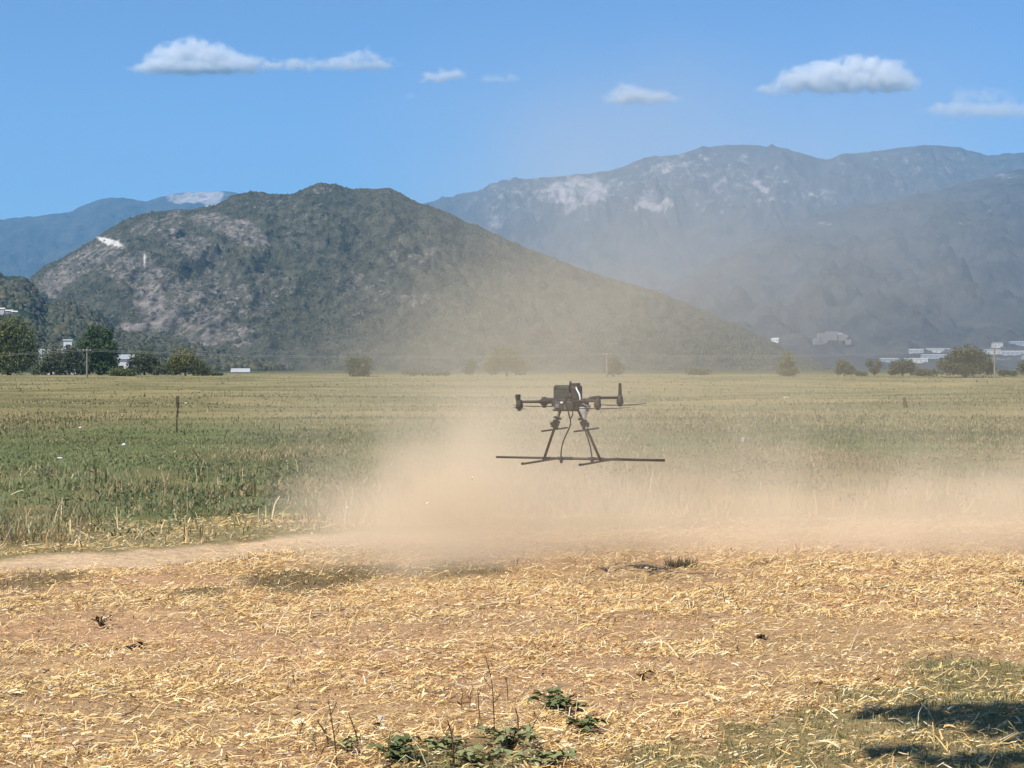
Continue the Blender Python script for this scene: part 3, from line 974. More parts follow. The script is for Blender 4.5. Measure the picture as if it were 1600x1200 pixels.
# ------------------------------------------------------------------ houses, sheds, poles
M_white = simple_mat("white_render", (0.66, 0.65, 0.62), 0.8, 0.2, 0, 0.08, 0.6)
M_cream = simple_mat("cream_render", (0.62, 0.57, 0.49), 0.8, 0.2, 0, 0.1, 0.6)
M_tile = simple_mat("clay_roof_tiles", (0.40, 0.24, 0.16), 0.85, 0.15, 0, 0.2, 2.0)
M_sheet = simple_mat("pale_sheet_roof", (0.36, 0.37, 0.385), 0.5, 0.4, 0, 0.1, 0.5)
M_glass = simple_mat("dark_window_glass", (0.04, 0.05, 0.06), 0.15, 0.5, 0, 0.1, 1.0)
M_shed = simple_mat("dull_white_cladding", (0.40, 0.41, 0.42), 0.8, 0.2, 0, 0.15, 0.3)
M_stone = simple_mat("pale_stone_masonry", (0.27, 0.24, 0.21), 0.95, 0.1, 0, 0.25, 0.4, 0.1)


def house(name, label, loc, w, dp, h, rz, wall, roof, roof_h=1.6, nwin=3, group="pale houses beyond the trees", flat=False):
    t = thing(name, label, "house" if "house" in name else "building", loc, rz, group)
    MB().box((0, 0, h / 2 - 1.0), (w, dp, h + 2.0)).build("wall", wall, t)
    bm = MB()
    if flat:
        bm.box((0, 0, h + 0.12), (w + 0.5, dp + 0.5, 0.24))
    else:
        b = bm.bm
        o = 0.4
        vs = [b.verts.new(v) for v in [(-w / 2 - o, -dp / 2 - o, h), (w / 2 + o, -dp / 2 - o, h), (w / 2 + o, dp / 2 + o, h), (-w / 2 - o, dp / 2 + o, h), (-w / 2 - o, 0, h + roof_h), (w / 2 + o, 0, h + roof_h)]]
        for f in ((0, 1, 5, 4), (2, 3, 4, 5), (0, 4, 3), (1, 2, 5), (3, 2, 1, 0)):
            b.faces.new([vs[i] for i in f])
    bm.build("roof", roof, t)
    me = MB().box((0, 0, 0), (min(1.4, w / max(nwin, 1) * 0.45), 0.1, 1.3)).mesh("window")
    me.materials.append(M_glass)
    for fl in range(max(1, int(h // 3))):
        for i in range(nwin):
            link("window", me, None, t).location = (-w / 2 + w * (i + 0.5) / nwin, -dp / 2 - 0.03, 1.6 + fl * 3.0)
    return t


def ground_at(px, d):
    x = (px - 800) / F * d
    return Vector((x, d, float(ground_z(np.array([x]), np.array([d]))[0])))


house("white_house", "narrow white flat roofed tower house showing above the trees left of the pine", ground_at(106, 520), 2.2, 2.6, 9.4, 0.2, M_white, M_white, nwin=1, flat=True)
house("pale_house", "pale gabled house below the white tower house", ground_at(108, 515), 8, 7, 5.6, -0.3, M_white, M_sheet, 1.4)
house("white_house", "white house half hidden right of the big edge tree", ground_at(80, 520), 6, 6, 5.6, 0.1, M_white, M_sheet, 1.5)
house("white_house", "small white house showing between the pine and the grey green tree", ground_at(197, 500), 5, 5, 4.0, 0.2, M_white, M_sheet, 1.2, 2)
house("white_shed", "low white shed with an arched top alone right of the left tree row", ground_at(376, 520), 4.4, 5, 0.8, 0.1, M_cream, M_shed, 1.0, 0)
for k, (px, py, w) in enumerate([(3, 487, 4.2), (14, 489, 3.4), (23, 491, 2.8)]):
    house("white_house", ["leftmost white house on the wooded slope at the edge", "middle white house of three on the wooded slope", "rightmost white house of three on the wooded slope"][k], on_hill("wooded_slope", px, py), w, 3.5, 2.0, 0.2 * k, M_shed, M_cream, 0.8, 0, "houses on the wooded slope")
house("white_house", "small lone white house near the right foot of the hill", on_hill("foothill", 1211, 533), 13, 10, 4.5, -0.5, M_white, M_white, 1.6, 2)
sheds = [(1433, 549, 26, "short white shed at the left end of the upper shed row"), (1462, 549, 46, "long white shed in the middle of the upper shed row"), (1390, 567, 26, "white shed behind the low wide dark tree"), (1430, 564, 40, "grey white shed right above the low wide dark tree"), (1462, 560, 46, "long pale shed left of the flat topped tree"), (1552, 553, 24, "white block just right of the flat topped tree"), (1582, 549, 60, "long white shed at the far right above the field"), (1560, 543, 16, "small white building above the right sheds"), (1592, 537, 30, "highest pale building at the right edge")]
for k, (px, py, w, lab) in enumerate(sheds):
    house("white_shed", lab, on_hill("foothill", px, py), w * (0.8 + 0.1 * (k % 3)), 14, 4.0 + 0.7 * (k % 2), 0.10 * ((k % 3) - 1), M_shed if k % 2 == 0 else M_cream, M_sheet if k % 3 else M_shed, 1.6, max(3, int(w // 8)), "pale buildings at the foot of the right mountain")

# ruined stone walls on the slope
rp = on_hill("foothill", 1300, 530)
t = thing("stone_ruin", "pale stepped stone ruin on the slope right of the hill foot", "ruin", rp, 0.1)
rs = rp.y / F
for (dx, dz, w, h) in [(-16, 0, 14, 16), (-2, 4, 16, 14), (14, 2, 12, 10), (-24, -4, 12, 10), (24, -5, 10, 8)]:
    MB().box((dx * rs, 0, dz * rs + h * rs * 0.1), (w * rs, 12, h * rs)).build("wall", M_stone, t)

M_polewood = simple_mat("weathered_pole_wood", (0.24, 0.21, 0.17), 0.9, 0.1, 0, 0.25, 3.0)
M_wire = simple_mat("bare_cable", (0.32, 0.32, 0.32), 0.6, 0.2, 0, 0.05, 3.0)
PD = 330.0
poles = [(-270, 545), (136, 545), (948, 551), (1554, 541), (1960, 541)]
tops = []
plab = {136: "weathered power pole standing in front of the left trees", 948: "faint power pole beside the slim tree behind the drone", 1554: "power pole at the right end of the flat topped tree"}
for px, ty in poles:
    b = ground_at(px, PD)
    top = EYE + (HOR - ty) / F * PD
    tops.append(Vector((b.x, PD, top - 0.35)))
    if px not in plab:
        continue
    t = thing("power_pole", plab[px], "power pole", b, 0, "power poles along the far edge of the field")
    h = top - b.z
    MB().tube([(0, 0, -0.3), (0, 0, h * 0.5), (0, 0, h)], [0.17, 0.15, 0.12], 8).build("pole", M_polewood, t)
    MB().box((0, -0.14, h - 0.35), (1.5, 0.1, 0.12)).build("crossarm", M_polewood, t)
    me = MB().lathe((0, 0, 0), [(0.04, 0), (0.07, 0.05), (0.05, 0.1), (0.07, 0.15), (0.03, 0.2)], 8).mesh("insulator")
    me.materials.append(M_white)
    for sx in (-0.6, 0, 0.6):
        link("insulator", me, None, t).location = (sx, -0.14, h - 0.29)
wl_ = ["power cable sagging left of the first pole across the edge tree", "power cable running right from the first pole to the pole behind the drone", "power cable sagging over the right tree row", "power cable leaving the right edge past the last pole"]
for a, b, lab in zip(tops, tops[1:], wl_):
    mb = MB()
    for off_ in (0.0, 0.25):
        pts = []
        for k in range(13):
            s = k / 12
            p = a.lerp(b, s) + Vector((0, 0, off_ - 0.9 * 4 * s * (1 - s)))
            pts.append(p)
        mb.tube(pts, 0.015, 5)
    tag(mb.build("power_cable", M_wire), lab, "cable", "power cables along the far edge of the field")

# post in the field
M_postwood = simple_mat("dark_rusty_post", (0.10, 0.075, 0.055), 0.9, 0.1, 0, 0.3, 20.0)
b = ground_at(276, 47.0)
t = thing("field_post", "dark crooked post standing alone in the green grass at left", "post", b)
MB().tube(spline([(0, 0, -0.1), (0.0, 0, 0.3), (0.03, 0, 0.62), (0.015, 0, 0.90)], 4), [0.022] * 7 + [0.03, 0.034, 0.036, 0.036, 0.034, 0.03], 8).build("pole", M_postwood, t)
MB().box((0.02, -0.02, 0.80), (0.075, 0.05, 0.16), None, 0.008).build("cap", M_postwood, t)


# ------------------------------------------------------------------ the drone
M_carbon = simple_mat("dark_carbon_tube", (0.055, 0.042, 0.032), 0.5, 0.35, 0, 0.3, 60.0)
M_casing = simple_mat("dark_green_grey_casing", (0.062, 0.064, 0.050), 0.6, 0.3, 0, 0.2, 25.0)
M_black = simple_mat("matt_black_plastic", (0.045, 0.039, 0.034), 0.6, 0.3, 0, 0.3, 40.0)
M_tank = simple_mat("milky_plastic_tank", (0.46, 0.50, 0.52), 0.3, 0.5, 0, 0.15, 30.0)
M_hosew = simple_mat("pale_grey_hose", (0.62, 0.61, 0.58), 0.45, 0.4, 0, 0.1, 40.0)
M_metal = simple_mat("bright_clamp_metal", (0.60, 0.60, 0.60), 0.3, 0.5, 0.8, 0.1, 40.0)
M_label = simple_mat("faded_grey_panel", (0.13, 0.13, 0.125), 0.5, 0.4, 0, 0.2, 60.0)


def drone():
    base = P(891, 717, 14.5)
    t = thing("spraying_drone", "dark four armed drone with spray boom hovering in the dust", "drone", base, R(-20))
    K = math.cos(R(20))

    def L(cx, cyy, y=0.0):                       # picture position on the drone -> its own metres
        return Vector(((cx - 705) / 1030 / K - y * math.tan(R(20)), y, (735 - cyy) / 1030))

    # chassis
    mb = MB()
    mb.box((0.0, 0, 0.408), (0.15, 0.34, 0.070), None, 0.014)
    mb.box((0.0, -0.01, 0.372), (0.19, 0.26, 0.016), None, 0.005)
    mb.box((0.0, 0, 0.447), (0.11, 0.30, 0.022), None, 0.008)
    for sx in (-1, 1):
        for sy in (-1, 1):
            mb.box((0.075 * sx, 0.11 * sy, 0.425), (0.06, 0.06, 0.045), Matrix.Rotation(sx * sy * R(45), 3, 'Z'), 0.010)
    body = mb.build("body", M_black, t)
    MB().box((-0.045, -0.171, 0.405), (0.035, 0.012, 0.030), None, 0.004).build("sensor", M_label, body)
    MB().box((0.020, -0.172, 0.400), (0.018, 0.014, 0.042), None, 0.004).build("camera_eye", M_label, body)
    MB().box((-0.01, -0.174, 0.430), (0.022, 0.010, 0.014), None, 0.003).build("sensor", M_hosew, body)
    # boxes on top
    mb = MB()
    mb.box((-0.042, -0.01, 0.506), (0.125, 0.165, 0.094), None, 0.006)
    mb.box((-0.042, -0.01, 0.556), (0.110, 0.145, 0.008), None, 0.003)
    bx = mb.build("battery_box", M_casing, t)
    for k in range(3):
        MB().box((-0.042, -0.0945, 0.482 + 0.025 * k), (0.112, 0.004, 0.006)).build("rib", M_casing, bx)
    MB().box((-0.085, -0.0955, 0.54), (0.02, 0.005, 0.016)).build("latch", M_black, bx)
    mb = MB()
    mb.box((0.052, -0.01, 0.500), (0.066, 0.125, 0.118), None, 0.020)
    mb.box((0.046, -0.01, 0.566), (0.052, 0.09, 0.020), None, 0.008)
    pump = mb.build("pump_housing", M_black, t)
    MB().lathe((0.012, -0.03, 0.555), [(0.011, 0), (0.011, 0.022), (0.007, 0.026), (0.007, 0.036)], 10).build("filler_cap", M_black, pump)
    MB().lathe((0, 0, 0), [(0.026, 0), (0.026, 0.012), (0.012, 0.018)], 14).build("pump_motor", M_label, pump).matrix_local = Matrix.Translation((0.005, -0.072, 0.485)) @ Matrix.Rotation(R(90), 4, 'X')
    # pale hose from the housing to the tank
    MB().tube(spline([(0.066, -0.055, 0.545), L(752, 190, -0.09), L(772, 232, -0.12), L(778, 270, -0.13), L(800, 300, -0.12), L(840, 322, -0.10)], 5), 0.0065, 8).build("pale_hose", M_hosew, t, True)
    MB().tube(spline([L(690, 240, -0.10), L(660, 262, -0.17), L(655, 300, -0.19), L(680, 330, -0.17)], 5), 0.005, 8).build("hose", M_black, t, True)
    MB().tube(spline([L(720, 262, -0.12), L(712, 300, -0.19), L(725, 335, -0.18)], 5), 0.005, 8).build("hose", M_black, t, True)
    # arms, motors, propellers
    for (ang, zr, z_arm, stub, pa) in [(R(180 + 43), 0.42, 0.436, 'short', R(118)), (R(43), 0.42, 0.462, 'tall', R(52)), (R(180 - 43), 0.42, 0.448, 'none', R(30)), (R(-43), 0.42, 0.446, 'none', R(20))]:
        dx, dy = math.cos(ang), math.sin(ang)
        p0 = Vector((dx * 0.10, dy * 0.10, 0.436)); p1 = Vector((dx * 0.20, dy * 0.20, z_arm)); p2 = Vector((dx * zr, dy * zr, z_arm))
        mb = MB()
        mb.tube([p0, p1, p2], [0.013, 0.0115, 0.0105], 10)
        arm = mb.build("arm", M_carbon, t, True)
        MB().tube([p0.lerp(p1, 0.55), p0.lerp(p1, 0.7), p1.lerp(p2, 0.18), p1.lerp(p2, 0.26)], [0.013, 0.018, 0.018, 0.013], 10).build("arm_clamp", M_black, arm)
        zb = z_arm - 0.048
        mb = MB()
        mb.lathe((dx * zr, dy * zr, zb), [(0.018, -0.004), (0.026, 0.0), (0.0275, 0.026), (0.024, 0.034), (0.024, 0.052), (0.018, 0.062), (0.010, 0.066)], 16)
        mot = mb.build("motor", M_black, arm, True)
        if stub == 'short':
            MB().lathe((dx * (zr + 0.012), dy * (zr + 0.012), z_arm + 0.008), [(0.016, 0), (0.016, 0.014), (0.020, 0.017), (0.020, 0.044), (0.017, 0.048)], 14).build("antenna_stub", M_black, arm)
        elif stub == 'tall':
            MB().lathe((dx * zr, dy * zr, z_arm + 0.014), [(0.019, 0), (0.015, 0.012), (0.0125, 0.06), (0.0115, 0.094), (0.008, 0.098)], 14).build("antenna_rod", M_black, arm)
        prop = MB().lathe((0, 0, -0.010), [(0.010, 0), (0.015, 0.003), (0.015, 0.014), (0.009, 0.017)], 12).build("propeller", M_black, t)
        prop.location = (dx * zr, dy * zr, zb - 0.010)
        prop.rotation_euler = (0, 0, pa)
        for sgn in (0, 1):
            b = bmesh.new()
            prev = None
            for k in range(9):
                s = k / 8
                r_ = 0.012 + 0.235 * s
                w = 0.012 + 0.028 * math.sin(min(1, s * 1.6 + 0.12) * math.pi * 0.5) * (1 - 0.62 * s)
                tw = R(22 - 16 * s); zz = 0.012 * s * s
                th = 0.0016
                ring = [b.verts.new((r_, w * 0.5 * math.cos(tw) * q, zz + w * 0.5 * math.sin(tw) * q + h)) for q, h in ((-1, 0), (0, th), (1, 0), (0, -th))]
                if prev:
                    for i in range(4):
                        b.faces.new((prev[i], prev[(i + 1) % 4], ring[(i + 1) % 4], ring[i]))
                else:
                    b.faces.new(ring)
                prev = ring
            b.faces.new(list(reversed(prev)))
            bmesh.ops.recalc_face_normals(b, faces=b.faces)
            me = bpy.data.meshes.new("blade"); b.to_mesh(me); b.free()
            link("blade", me, M_carbon, prop).rotation_euler = (0, 0, math.pi * sgn)
    # landing gear
    for sx, xt, xm, xb in ((-1, -0.078, -0.122, -0.213), (1, 0.062, 0.125, 0.243)):
        top = Vector((xt, 0, 0.375)); mid = Vector((xm, 0, 0.245)); bot = Vector((xb, 0, -0.012))
        leg = MB().tube([top, mid, bot], [0.011, 0.0105, 0.0100], 10).build("landing_leg", M_carbon, t, True)
        mb = MB()
        dr = (bot - top).normalized()
        rot = Matrix.Rotation(math.atan2(dr.x, -dr.z) * -1.0, 3, 'Y')
        c0 = top.lerp(bot, 0.17); c1 = top.lerp(bot, 0.27); c2 = top.lerp(bot, 0.345)
        mb.box(c0, (0.052, 0.05, 0.016), rot, 0.004)
        mb.box(c1, (0.046, 0.055, 0.045), rot, 0.006)
        mb.box(c1 + Vector((0.030 * sx, -0.01, -0.004)), (0.022, 0.03, 0.022), rot, 0.005)
        mb.box(c2, (0.050, 0.045, 0.014), rot, 0.004)
        mb.build("leg_joint", M_black, leg)
        ms = MB()
        ms.lathe(c1 + Vector((0.036 * sx * (1 if sx < 0 else 0.75), -0.030, 0.012 if sx < 0 else -0.040)), [(0.006, 0), (0.008, 0.003), (0.008, 0.012), (0.004, 0.014)], 10)
        ms.build("clamp_screw", M_metal, leg)
        xr = -0.124 if sx < 0 else 0.131
        MB().tube([(xr, -0.30, 0.218), (xr, 0, 0.222), (xr, 0.30, 0.226)], 0.0070, 10).build("upper_skid", M_carbon, t, True)
        xf = -0.213 if sx < 0 else 0.235
        sk = MB().tube([(xf, -0.48, -0.020), (xf, 0.0, -0.017), (xf, 0.46, -0.014)], 0.0080, 10).build("foot_skid", M_carbon, t, True)
        for yy in (-0.49, 0.46):
            MB().tube([(xf, yy, -0.018), (xf, yy + 0.035, -0.018)], 0.0100, 10).build("end_cap", M_black, sk)
    # spray boom, tank and hoses
    boom = MB().tube([(-0.604, 0.012, 0.004), (0.06, 0.012, 0.002), (0.739, 0.012, 0.0)], [0.0085, 0.010, 0.0105], 10).build("spray_boom", M_carbon, t, True)
    for xx in (-0.045, 0.20):
        MB().tube([(xx - 0.06, 0.012, 0.003), (xx + 0.06, 0.012, 0.003)], 0.0125, 10).build("boom_sleeve", M_black, boom)
    for xx in (-0.075, 0.172):
        MB().lathe((xx, 0.010, -0.036), [(0.004, 0), (0.010, 0.006), (0.012, 0.02), (0.016, 0.024), (0.016, 0.045), (0.008, 0.052)], 12).build("spray_nozzle", M_black, boom)
    tk = L(812, 420, -0.075)
    tank = MB().lathe(tk, [(0.012, 0.0), (0.014, 0.012), (0.030, 0.045), (0.043, 0.068), (0.045, 0.090), (0.040, 0.096)], 18).build("tank", M_tank, t, True)
    MB().lathe(tk + Vector((0, 0, 0.091)), [(0.046, 0), (0.046, 0.010), (0.03, 0.014)], 18).build("tank_rim", M_black, tank)
    MB().lathe(tk + Vector((0.030, -0.034, 0.060)), [(0.008, 0), (0.010, 0.004), (0.010, 0.016), (0.006, 0.018)], 10).build("tank_valve", M_black, tank)
    h1 = [L(690, 365), L(698, 400), L(708, 440), L(703, 480), L(674, 545), L(648, 610), L(636, 670), L(632, 730)]
    MB().tube(spline(h1, 4), 0.0055, 8).build("spray_hose", M_black, t, True)
    MB().tube(spline([L(724, 365), L(724, 392), L(712, 410), L(707, 425)], 4), 0.005, 8).build("spray_hose", M_black, t, True)
    h2 = [L(815, 500), L(826, 530), L(842, 575), L(860, 640), L(870, 700), L(872, 730)]
    MB().tube(spline(h2, 4), 0.0055, 8).build("spray_hose", M_black, t, True)


drone()

# ------------------------------------------------------------------ plants and bits on the ground
M_stem = simple_mat("dark_dry_stem", (0.095, 0.062, 0.035), 0.85, 0.1, 0, 0.35, 80.0)
M_palestalk = simple_mat("bleached_stalk", (0.70, 0.58, 0.36), 0.7, 0.2, 0, 0.2, 60.0)
M_wleaf = simple_mat("dark_green_leaf", (0.125, 0.150, 0.060), 0.65, 0.12, 0, 0.35, 40.0)
M_wleaf2 = simple_mat("grey_green_leaf", (0.22, 0.235, 0.105), 0.7, 0.12, 0, 0.35, 40.0)
M_dead = simple_mat("dead_brown_leaf", (0.060, 0.038, 0.024), 0.8, 0.15, 0, 0.4, 60.0)
M_litter = simple_mat("white_chip", (0.78, 0.76, 0.70), 0.6, 0.3, 0, 0.08, 30.0)


def G(px, py):
    d = depth_of(py)
    x = (px - 800) / F * d
    return Vector((x, d, float(ground_z(np.array([x]), np.array([d]))[0])))


def leaf_mesh(name, mat):
    b = bmesh.new()
    rows = []
    for k in range(5):
        s = k / 4
        w = 0.26 * math.sin(math.pi * min(1.0, 0.10 + 0.86 * s)) ** 0.8
        zz = 0.22 * s - 0.42 * s * s
        rows.append([b.verts.new((s, -w, zz + 0.10 * w * 2)), b.verts.new((s, 0, zz - 0.02)), b.verts.new((s, w, zz + 0.10 * w * 2))])
    for r0, r1 in zip(rows, rows[1:]):
        for i in range(2):
            b.faces.new((r0[i], r0[i + 1], r1[i + 1], r1[i]))
    me = bpy.data.meshes.new(name); b.to_mesh(me); b.free()
    me.materials.append(mat)
    for p in me.polygons:
        p.use_smooth = True
    return me


LEAF_D = leaf_mesh("broad_leaf", M_wleaf)
LEAF_G = leaf_mesh("pale_leaf", M_wleaf2)
LEAF_B = leaf_mesh("brown_leaf", M_dead)


def weed(name, label, px, py, rad, hgt, nst, nlf, lsize, leaf, seed, group=None, cat="plant"):
    g = random.Random(seed)
    t = thing(name, label, cat, G(px, py), g.uniform(0, 6), group)
    mb = MB()
    for s in range(nst):
        a = g.uniform(0, 6.28); r_ = rad * g.uniform(0.2, 1.0); h = hgt * g.uniform(0.5, 1.0)
        e = Vector((r_ * math.cos(a), r_ * math.sin(a), h))
        pts = spline([(0, 0, -0.02), (e.x * 0.3, e.y * 0.3, h * 0.6), e], 4)
        mb.tube(pts, list(np.linspace(0.004, 0.0015, len(pts))), 5)
        for k in range(nlf):
            q = pts[min(len(pts) - 1, int(g.uniform(0.25, 1.0) * len(pts)))]
            o = link("leaf", leaf, None, t)
            o.location = q
            sc = lsize * g.uniform(0.6, 1.25)
            o.scale = (sc, sc, sc)
            o.rotation_euler = (g.uniform(-0.7, 0.7), g.uniform(-0.7, 0.35), g.uniform(0, 6.28))
    mb.build("stem", M_stem, t)
    return t


weed("leafy_weed", "dark leafy green weed, the largest broad leaved one in the straw", 872, 1108, 0.15, 0.11, 20, 8, 0.045, LEAF_D, 41)
weed("leafy_weed", "dark broad leaved weed just right below the largest one", 915, 1143, 0.09, 0.075, 12, 8, 0.040, LEAF_D, 42)
weed("leafy_weed", "small weed with one raised dark leaf right of the largest weed", 903, 1104, 0.03, 0.055, 3, 3, 0.050, LEAF_D, 43)
weed("leafy_weed", "low grey green weed at the bottom edge below the long bare stalk", 795, 1174, 0.17, 0.075, 22, 8, 0.036, LEAF_G, 44)
weed("leafy_weed", "spreading grey green weed left of centre at the bottom edge", 685, 1176, 0.15, 0.06, 19, 8, 0.036, LEAF_G, 45)
weed("leafy_weed", "dark green weed cut by the bottom edge left of centre", 622, 1200, 0.13, 0.085, 18, 8, 0.042, LEAF_D, 46)
weed("leafy_weed", "grey green weed at the bottom edge right of the spreading weeds", 858, 1198, 0.15, 0.065, 19, 8, 0.036, LEAF_G, 47)
weed("leafy_weed", "grey green weed cut by the bottom edge between the dark stalks", 745, 1203, 0.15, 0.065, 19, 8, 0.036, LEAF_G, 52)
weed("leafy_weed", "withered grey weed around the tallest dark stalk at lower left", 540, 1184, 0.09, 0.05, 6, 4, 0.034, LEAF_G, 48)
weed("leafy_weed", "small grey green weed beside the short twin stalks", 610, 1158, 0.05, 0.04, 5, 4, 0.034, LEAF_G, 53)
weed("withered_weed", "dark withered clump behind the pale fallen stalk", 738, 1134, 0.06, 0.03, 6, 5, 0.036, LEAF_B, 49)
weed("withered_weed", "dead brown leaves lying alone on the straw at centre right", 1003, 1054, 0.06, 0.045, 4, 3, 0.036, LEAF_B, 50)
weed("withered_weed", "dark brown clod of dead leaves on the bare soil at left", 206, 1010, 0.07, 0.03, 6, 5, 0.040, LEAF_B, 51)
weed("withered_weed", "dark withered tuft standing in the straw at far left", 156, 980, 0.10, 0.10, 9, 2, 0.034, LEAF_B, 54)
weed("withered_weed", "small dark dead leaf clump at the right part of the straw", 1190, 995, 0.05, 0.025, 4, 4, 0.034, LEAF_B, 55)


def grass_tuft(name, label, px, py, n, rad, L0, L1, cols, seed, lean=0.35):
    g = np.random.default_rng(seed)
    p = G(px, py)
    a = g.uniform(0, 2 * math.pi, n); r_ = rad * np.sqrt(g.random(n))
    x = r_ * np.cos(a); y = r_ * np.sin(a) * 0.7
    V, q = ribbons(np.stack([x, y, np.full(n, -0.005)], -1), a + g.normal(0, 0.5, n), g.normal(1.57 - lean, 0.3, n), g.uniform(L0, L1, n), g.uniform(0.004, 0.008, n), g.normal(-0.5, 0.4, n), g.normal(0, 0.3, n), 0.2)
    c = np.array(cols)[g.integers(0, len(cols), n)] * g.uniform(0.75, 1.25, n)[:, None]
    o = link(name, mesh_np(name, V, q, np.repeat(c, 6, 0)), M_blade)
    o.location = p
    tag(o, label, "grass tuft", "grass tufts standing alone in the straw")


DK = [(0.05, 0.055, 0.03), (0.085, 0.085, 0.045), (0.16, 0.13, 0.07)]
grass_tuft("grass_tuft", "dark grass tuft standing alone at the edge of the dust right of the drone", 1066, 886, 260, 0.14, 0.04, 0.11, DK, 61)
grass_tuft("grass_tuft", "flat dark tuft at the dust edge far right of the lone tuft", 1187, 886, 90, 0.09, 0.02, 0.05, DK, 62, 0.9)
grass_tuft("grass_tuft", "dry tuft on the dirt track at its middle", 395, 872, 90, 0.20, 0.03, 0.09, [(0.34, 0.25, 0.14), (0.20, 0.15, 0.08), (0.48, 0.36, 0.20)], 63, 0.8)
grass_tuft("grass_tuft", "grey tuft on the near side of the dirt track at its left end", 300, 882, 90, 0.22, 0.02, 0.07, [(0.34, 0.25, 0.14), (0.20, 0.16, 0.09), (0.45, 0.34, 0.20)], 64, 0.8)
grass_tuft("grass_tuft", "dark tuft at the right edge of the photo in the straw", 1596, 915, 120, 0.08, 0.03, 0.09, DK, 65)


def stalk(label, b, tp, rad, mat, twigs, seed, lean_y=0.0, name="dry_stalk", group="bare stalks standing in the straw"):
    g = random.Random(seed)
    p = G(*b)
    m = p.y / F
    h = (b[1] - tp[1]) * m
    ex = (tp[0] - b[0]) * m
    t = thing(name, label, "stalk", p, 0, group)
    pts = spline([(0, 0, -0.03), (ex * 0.15 + g.uniform(-.006, .006), 0, h * 0.35), (ex * 0.55 + g.uniform(-.008, .008), lean_y * 0.5, h * 0.7), (ex, lean_y, h)], 5)
    MB().tube(pts, list(np.linspace(rad, rad * 0.45, len(pts))), 6).build("stem", mat, t, True)
    for k in range(twigs):
        q = pts[int(g.uniform(0.3, 0.95) * (len(pts) - 1))]
        a = g.uniform(0, 6.28); l = h * g.uniform(0.08, 0.2)
        e = q + Vector((math.cos(a) * l * 0.7, math.sin(a) * l * 0.7, l))
        MB().tube([q, q.lerp(e, 0.6) + Vector((0, 0, -0.1 * l)), e], [rad * 0.5, rad * 0.45, rad * 0.7], 5).build("twig", mat, t)


ST = [((527, 1199), (513, 1099), 0.0035, 3, "tallest thin dark stalk at lower left"),
      ((560, 1168), (545, 1122), 0.0045, 1, "hooked dark stalk right of the tallest one at lower left"),
      ((512, 1176), (497, 1140), 0.006, 2, "thick slanting dark stalk just left of the tallest one"),
      ((470, 1160), (470, 1132), 0.0035, 1, "short leftmost dark stalk at lower left"),
      ((494, 1184), (489, 1150), 0.003, 1, "thin short stalk between the leftmost and the thick slanting one"),
      ((773, 1152), (763, 1048), 0.0035, 5, "tallest bare stalk at bottom centre left of the largest weed"),
      ((751, 1122), (746, 1072), 0.0035, 2, "straight stalk just left of the tallest one at bottom centre"),
      ((794, 1092), (789, 1050), 0.003, 3, "thin stalk between the tallest bare one and the largest weed"),
      ((722, 1094), (721, 1064), 0.003, 1, "short thin stalk left of the straight one at bottom centre"),
      ((733, 1098), (741, 1062), 0.003, 2, "short thin stalk leaning right beside the straight one"),
      ((811, 1154), (805, 1110), 0.005, 1, "thick short dark stalk right of the tallest bare one"),
      ((709, 1199), (699, 1128), 0.0055, 3, "thick crooked dark stalk rising from the bottom edge left of centre"),
      ((725, 1178), (725, 1156), 0.005, 0, "stubby dark stalk right of the thick crooked one"),
      ((608, 1190), (610, 1152), 0.0035, 2, "thin stalk rising from the dark weed at the bottom edge"),
      ((826, 1170), (846, 1120), 0.003, 2, "thin stalk leaning right below the largest weed")]
for k, (b_, tp_, r_, tw, lab) in enumerate(ST):
    stalk(lab, b_, tp_, r_, M_stem, tw, 200 + k)
for k, (b_, tp_, lab) in enumerate([((425, 815), (437, 780), "broad bleached stalk standing left of the dust cloud"), ((447, 800), (452, 780), "thin bleached stalk behind the broad one left of the dust"), ((96, 812), (97, 776), "pale upright stalk before the dark weeds at far left"), ((183, 826), (182, 786), "pale thin stalk standing left of the stubble row")]):
    stalk(lab, b_, tp_, 0.016 if k == 0 else 0.009, M_palestalk, 0, 240 + k, name="bleached_stalk", group="bleached stalks at the edge of the field")
for k, (b_, tp_, lab) in enumerate([((152, 757), (144, 728), "dark bent stem in the weeds left of the pale stubble"), ((318, 738), (300, 700), "dark twig leaning left in the weeds below the post"), ((1415, 640), (1413, 624), "dark stub standing in the far field at right")]):
    stalk(lab, b_, tp_, 0.016 if k < 2 else 0.09, M_stem, 1 if k < 2 else 0, 250 + k, name="withered_stalk", group="dark stems standing in the field")


def fallen(label, a, b, rad, mat, seed, name="fallen_stalk", group="pale stalks lying on the straw"):
    pa, pb = G(*a), G(*b)
    pa.z += 0.018; pb.z += 0.014
    mid = pa.lerp(pb, 0.5) + Vector((0, 0, 0.012))
    o = MB().tube(spline([Vector((0, 0, 0)), mid - pa, pb - pa], 3), rad, 6).build(name, mat)
    o.location = pa
    tag(o, label, "stalk", group)


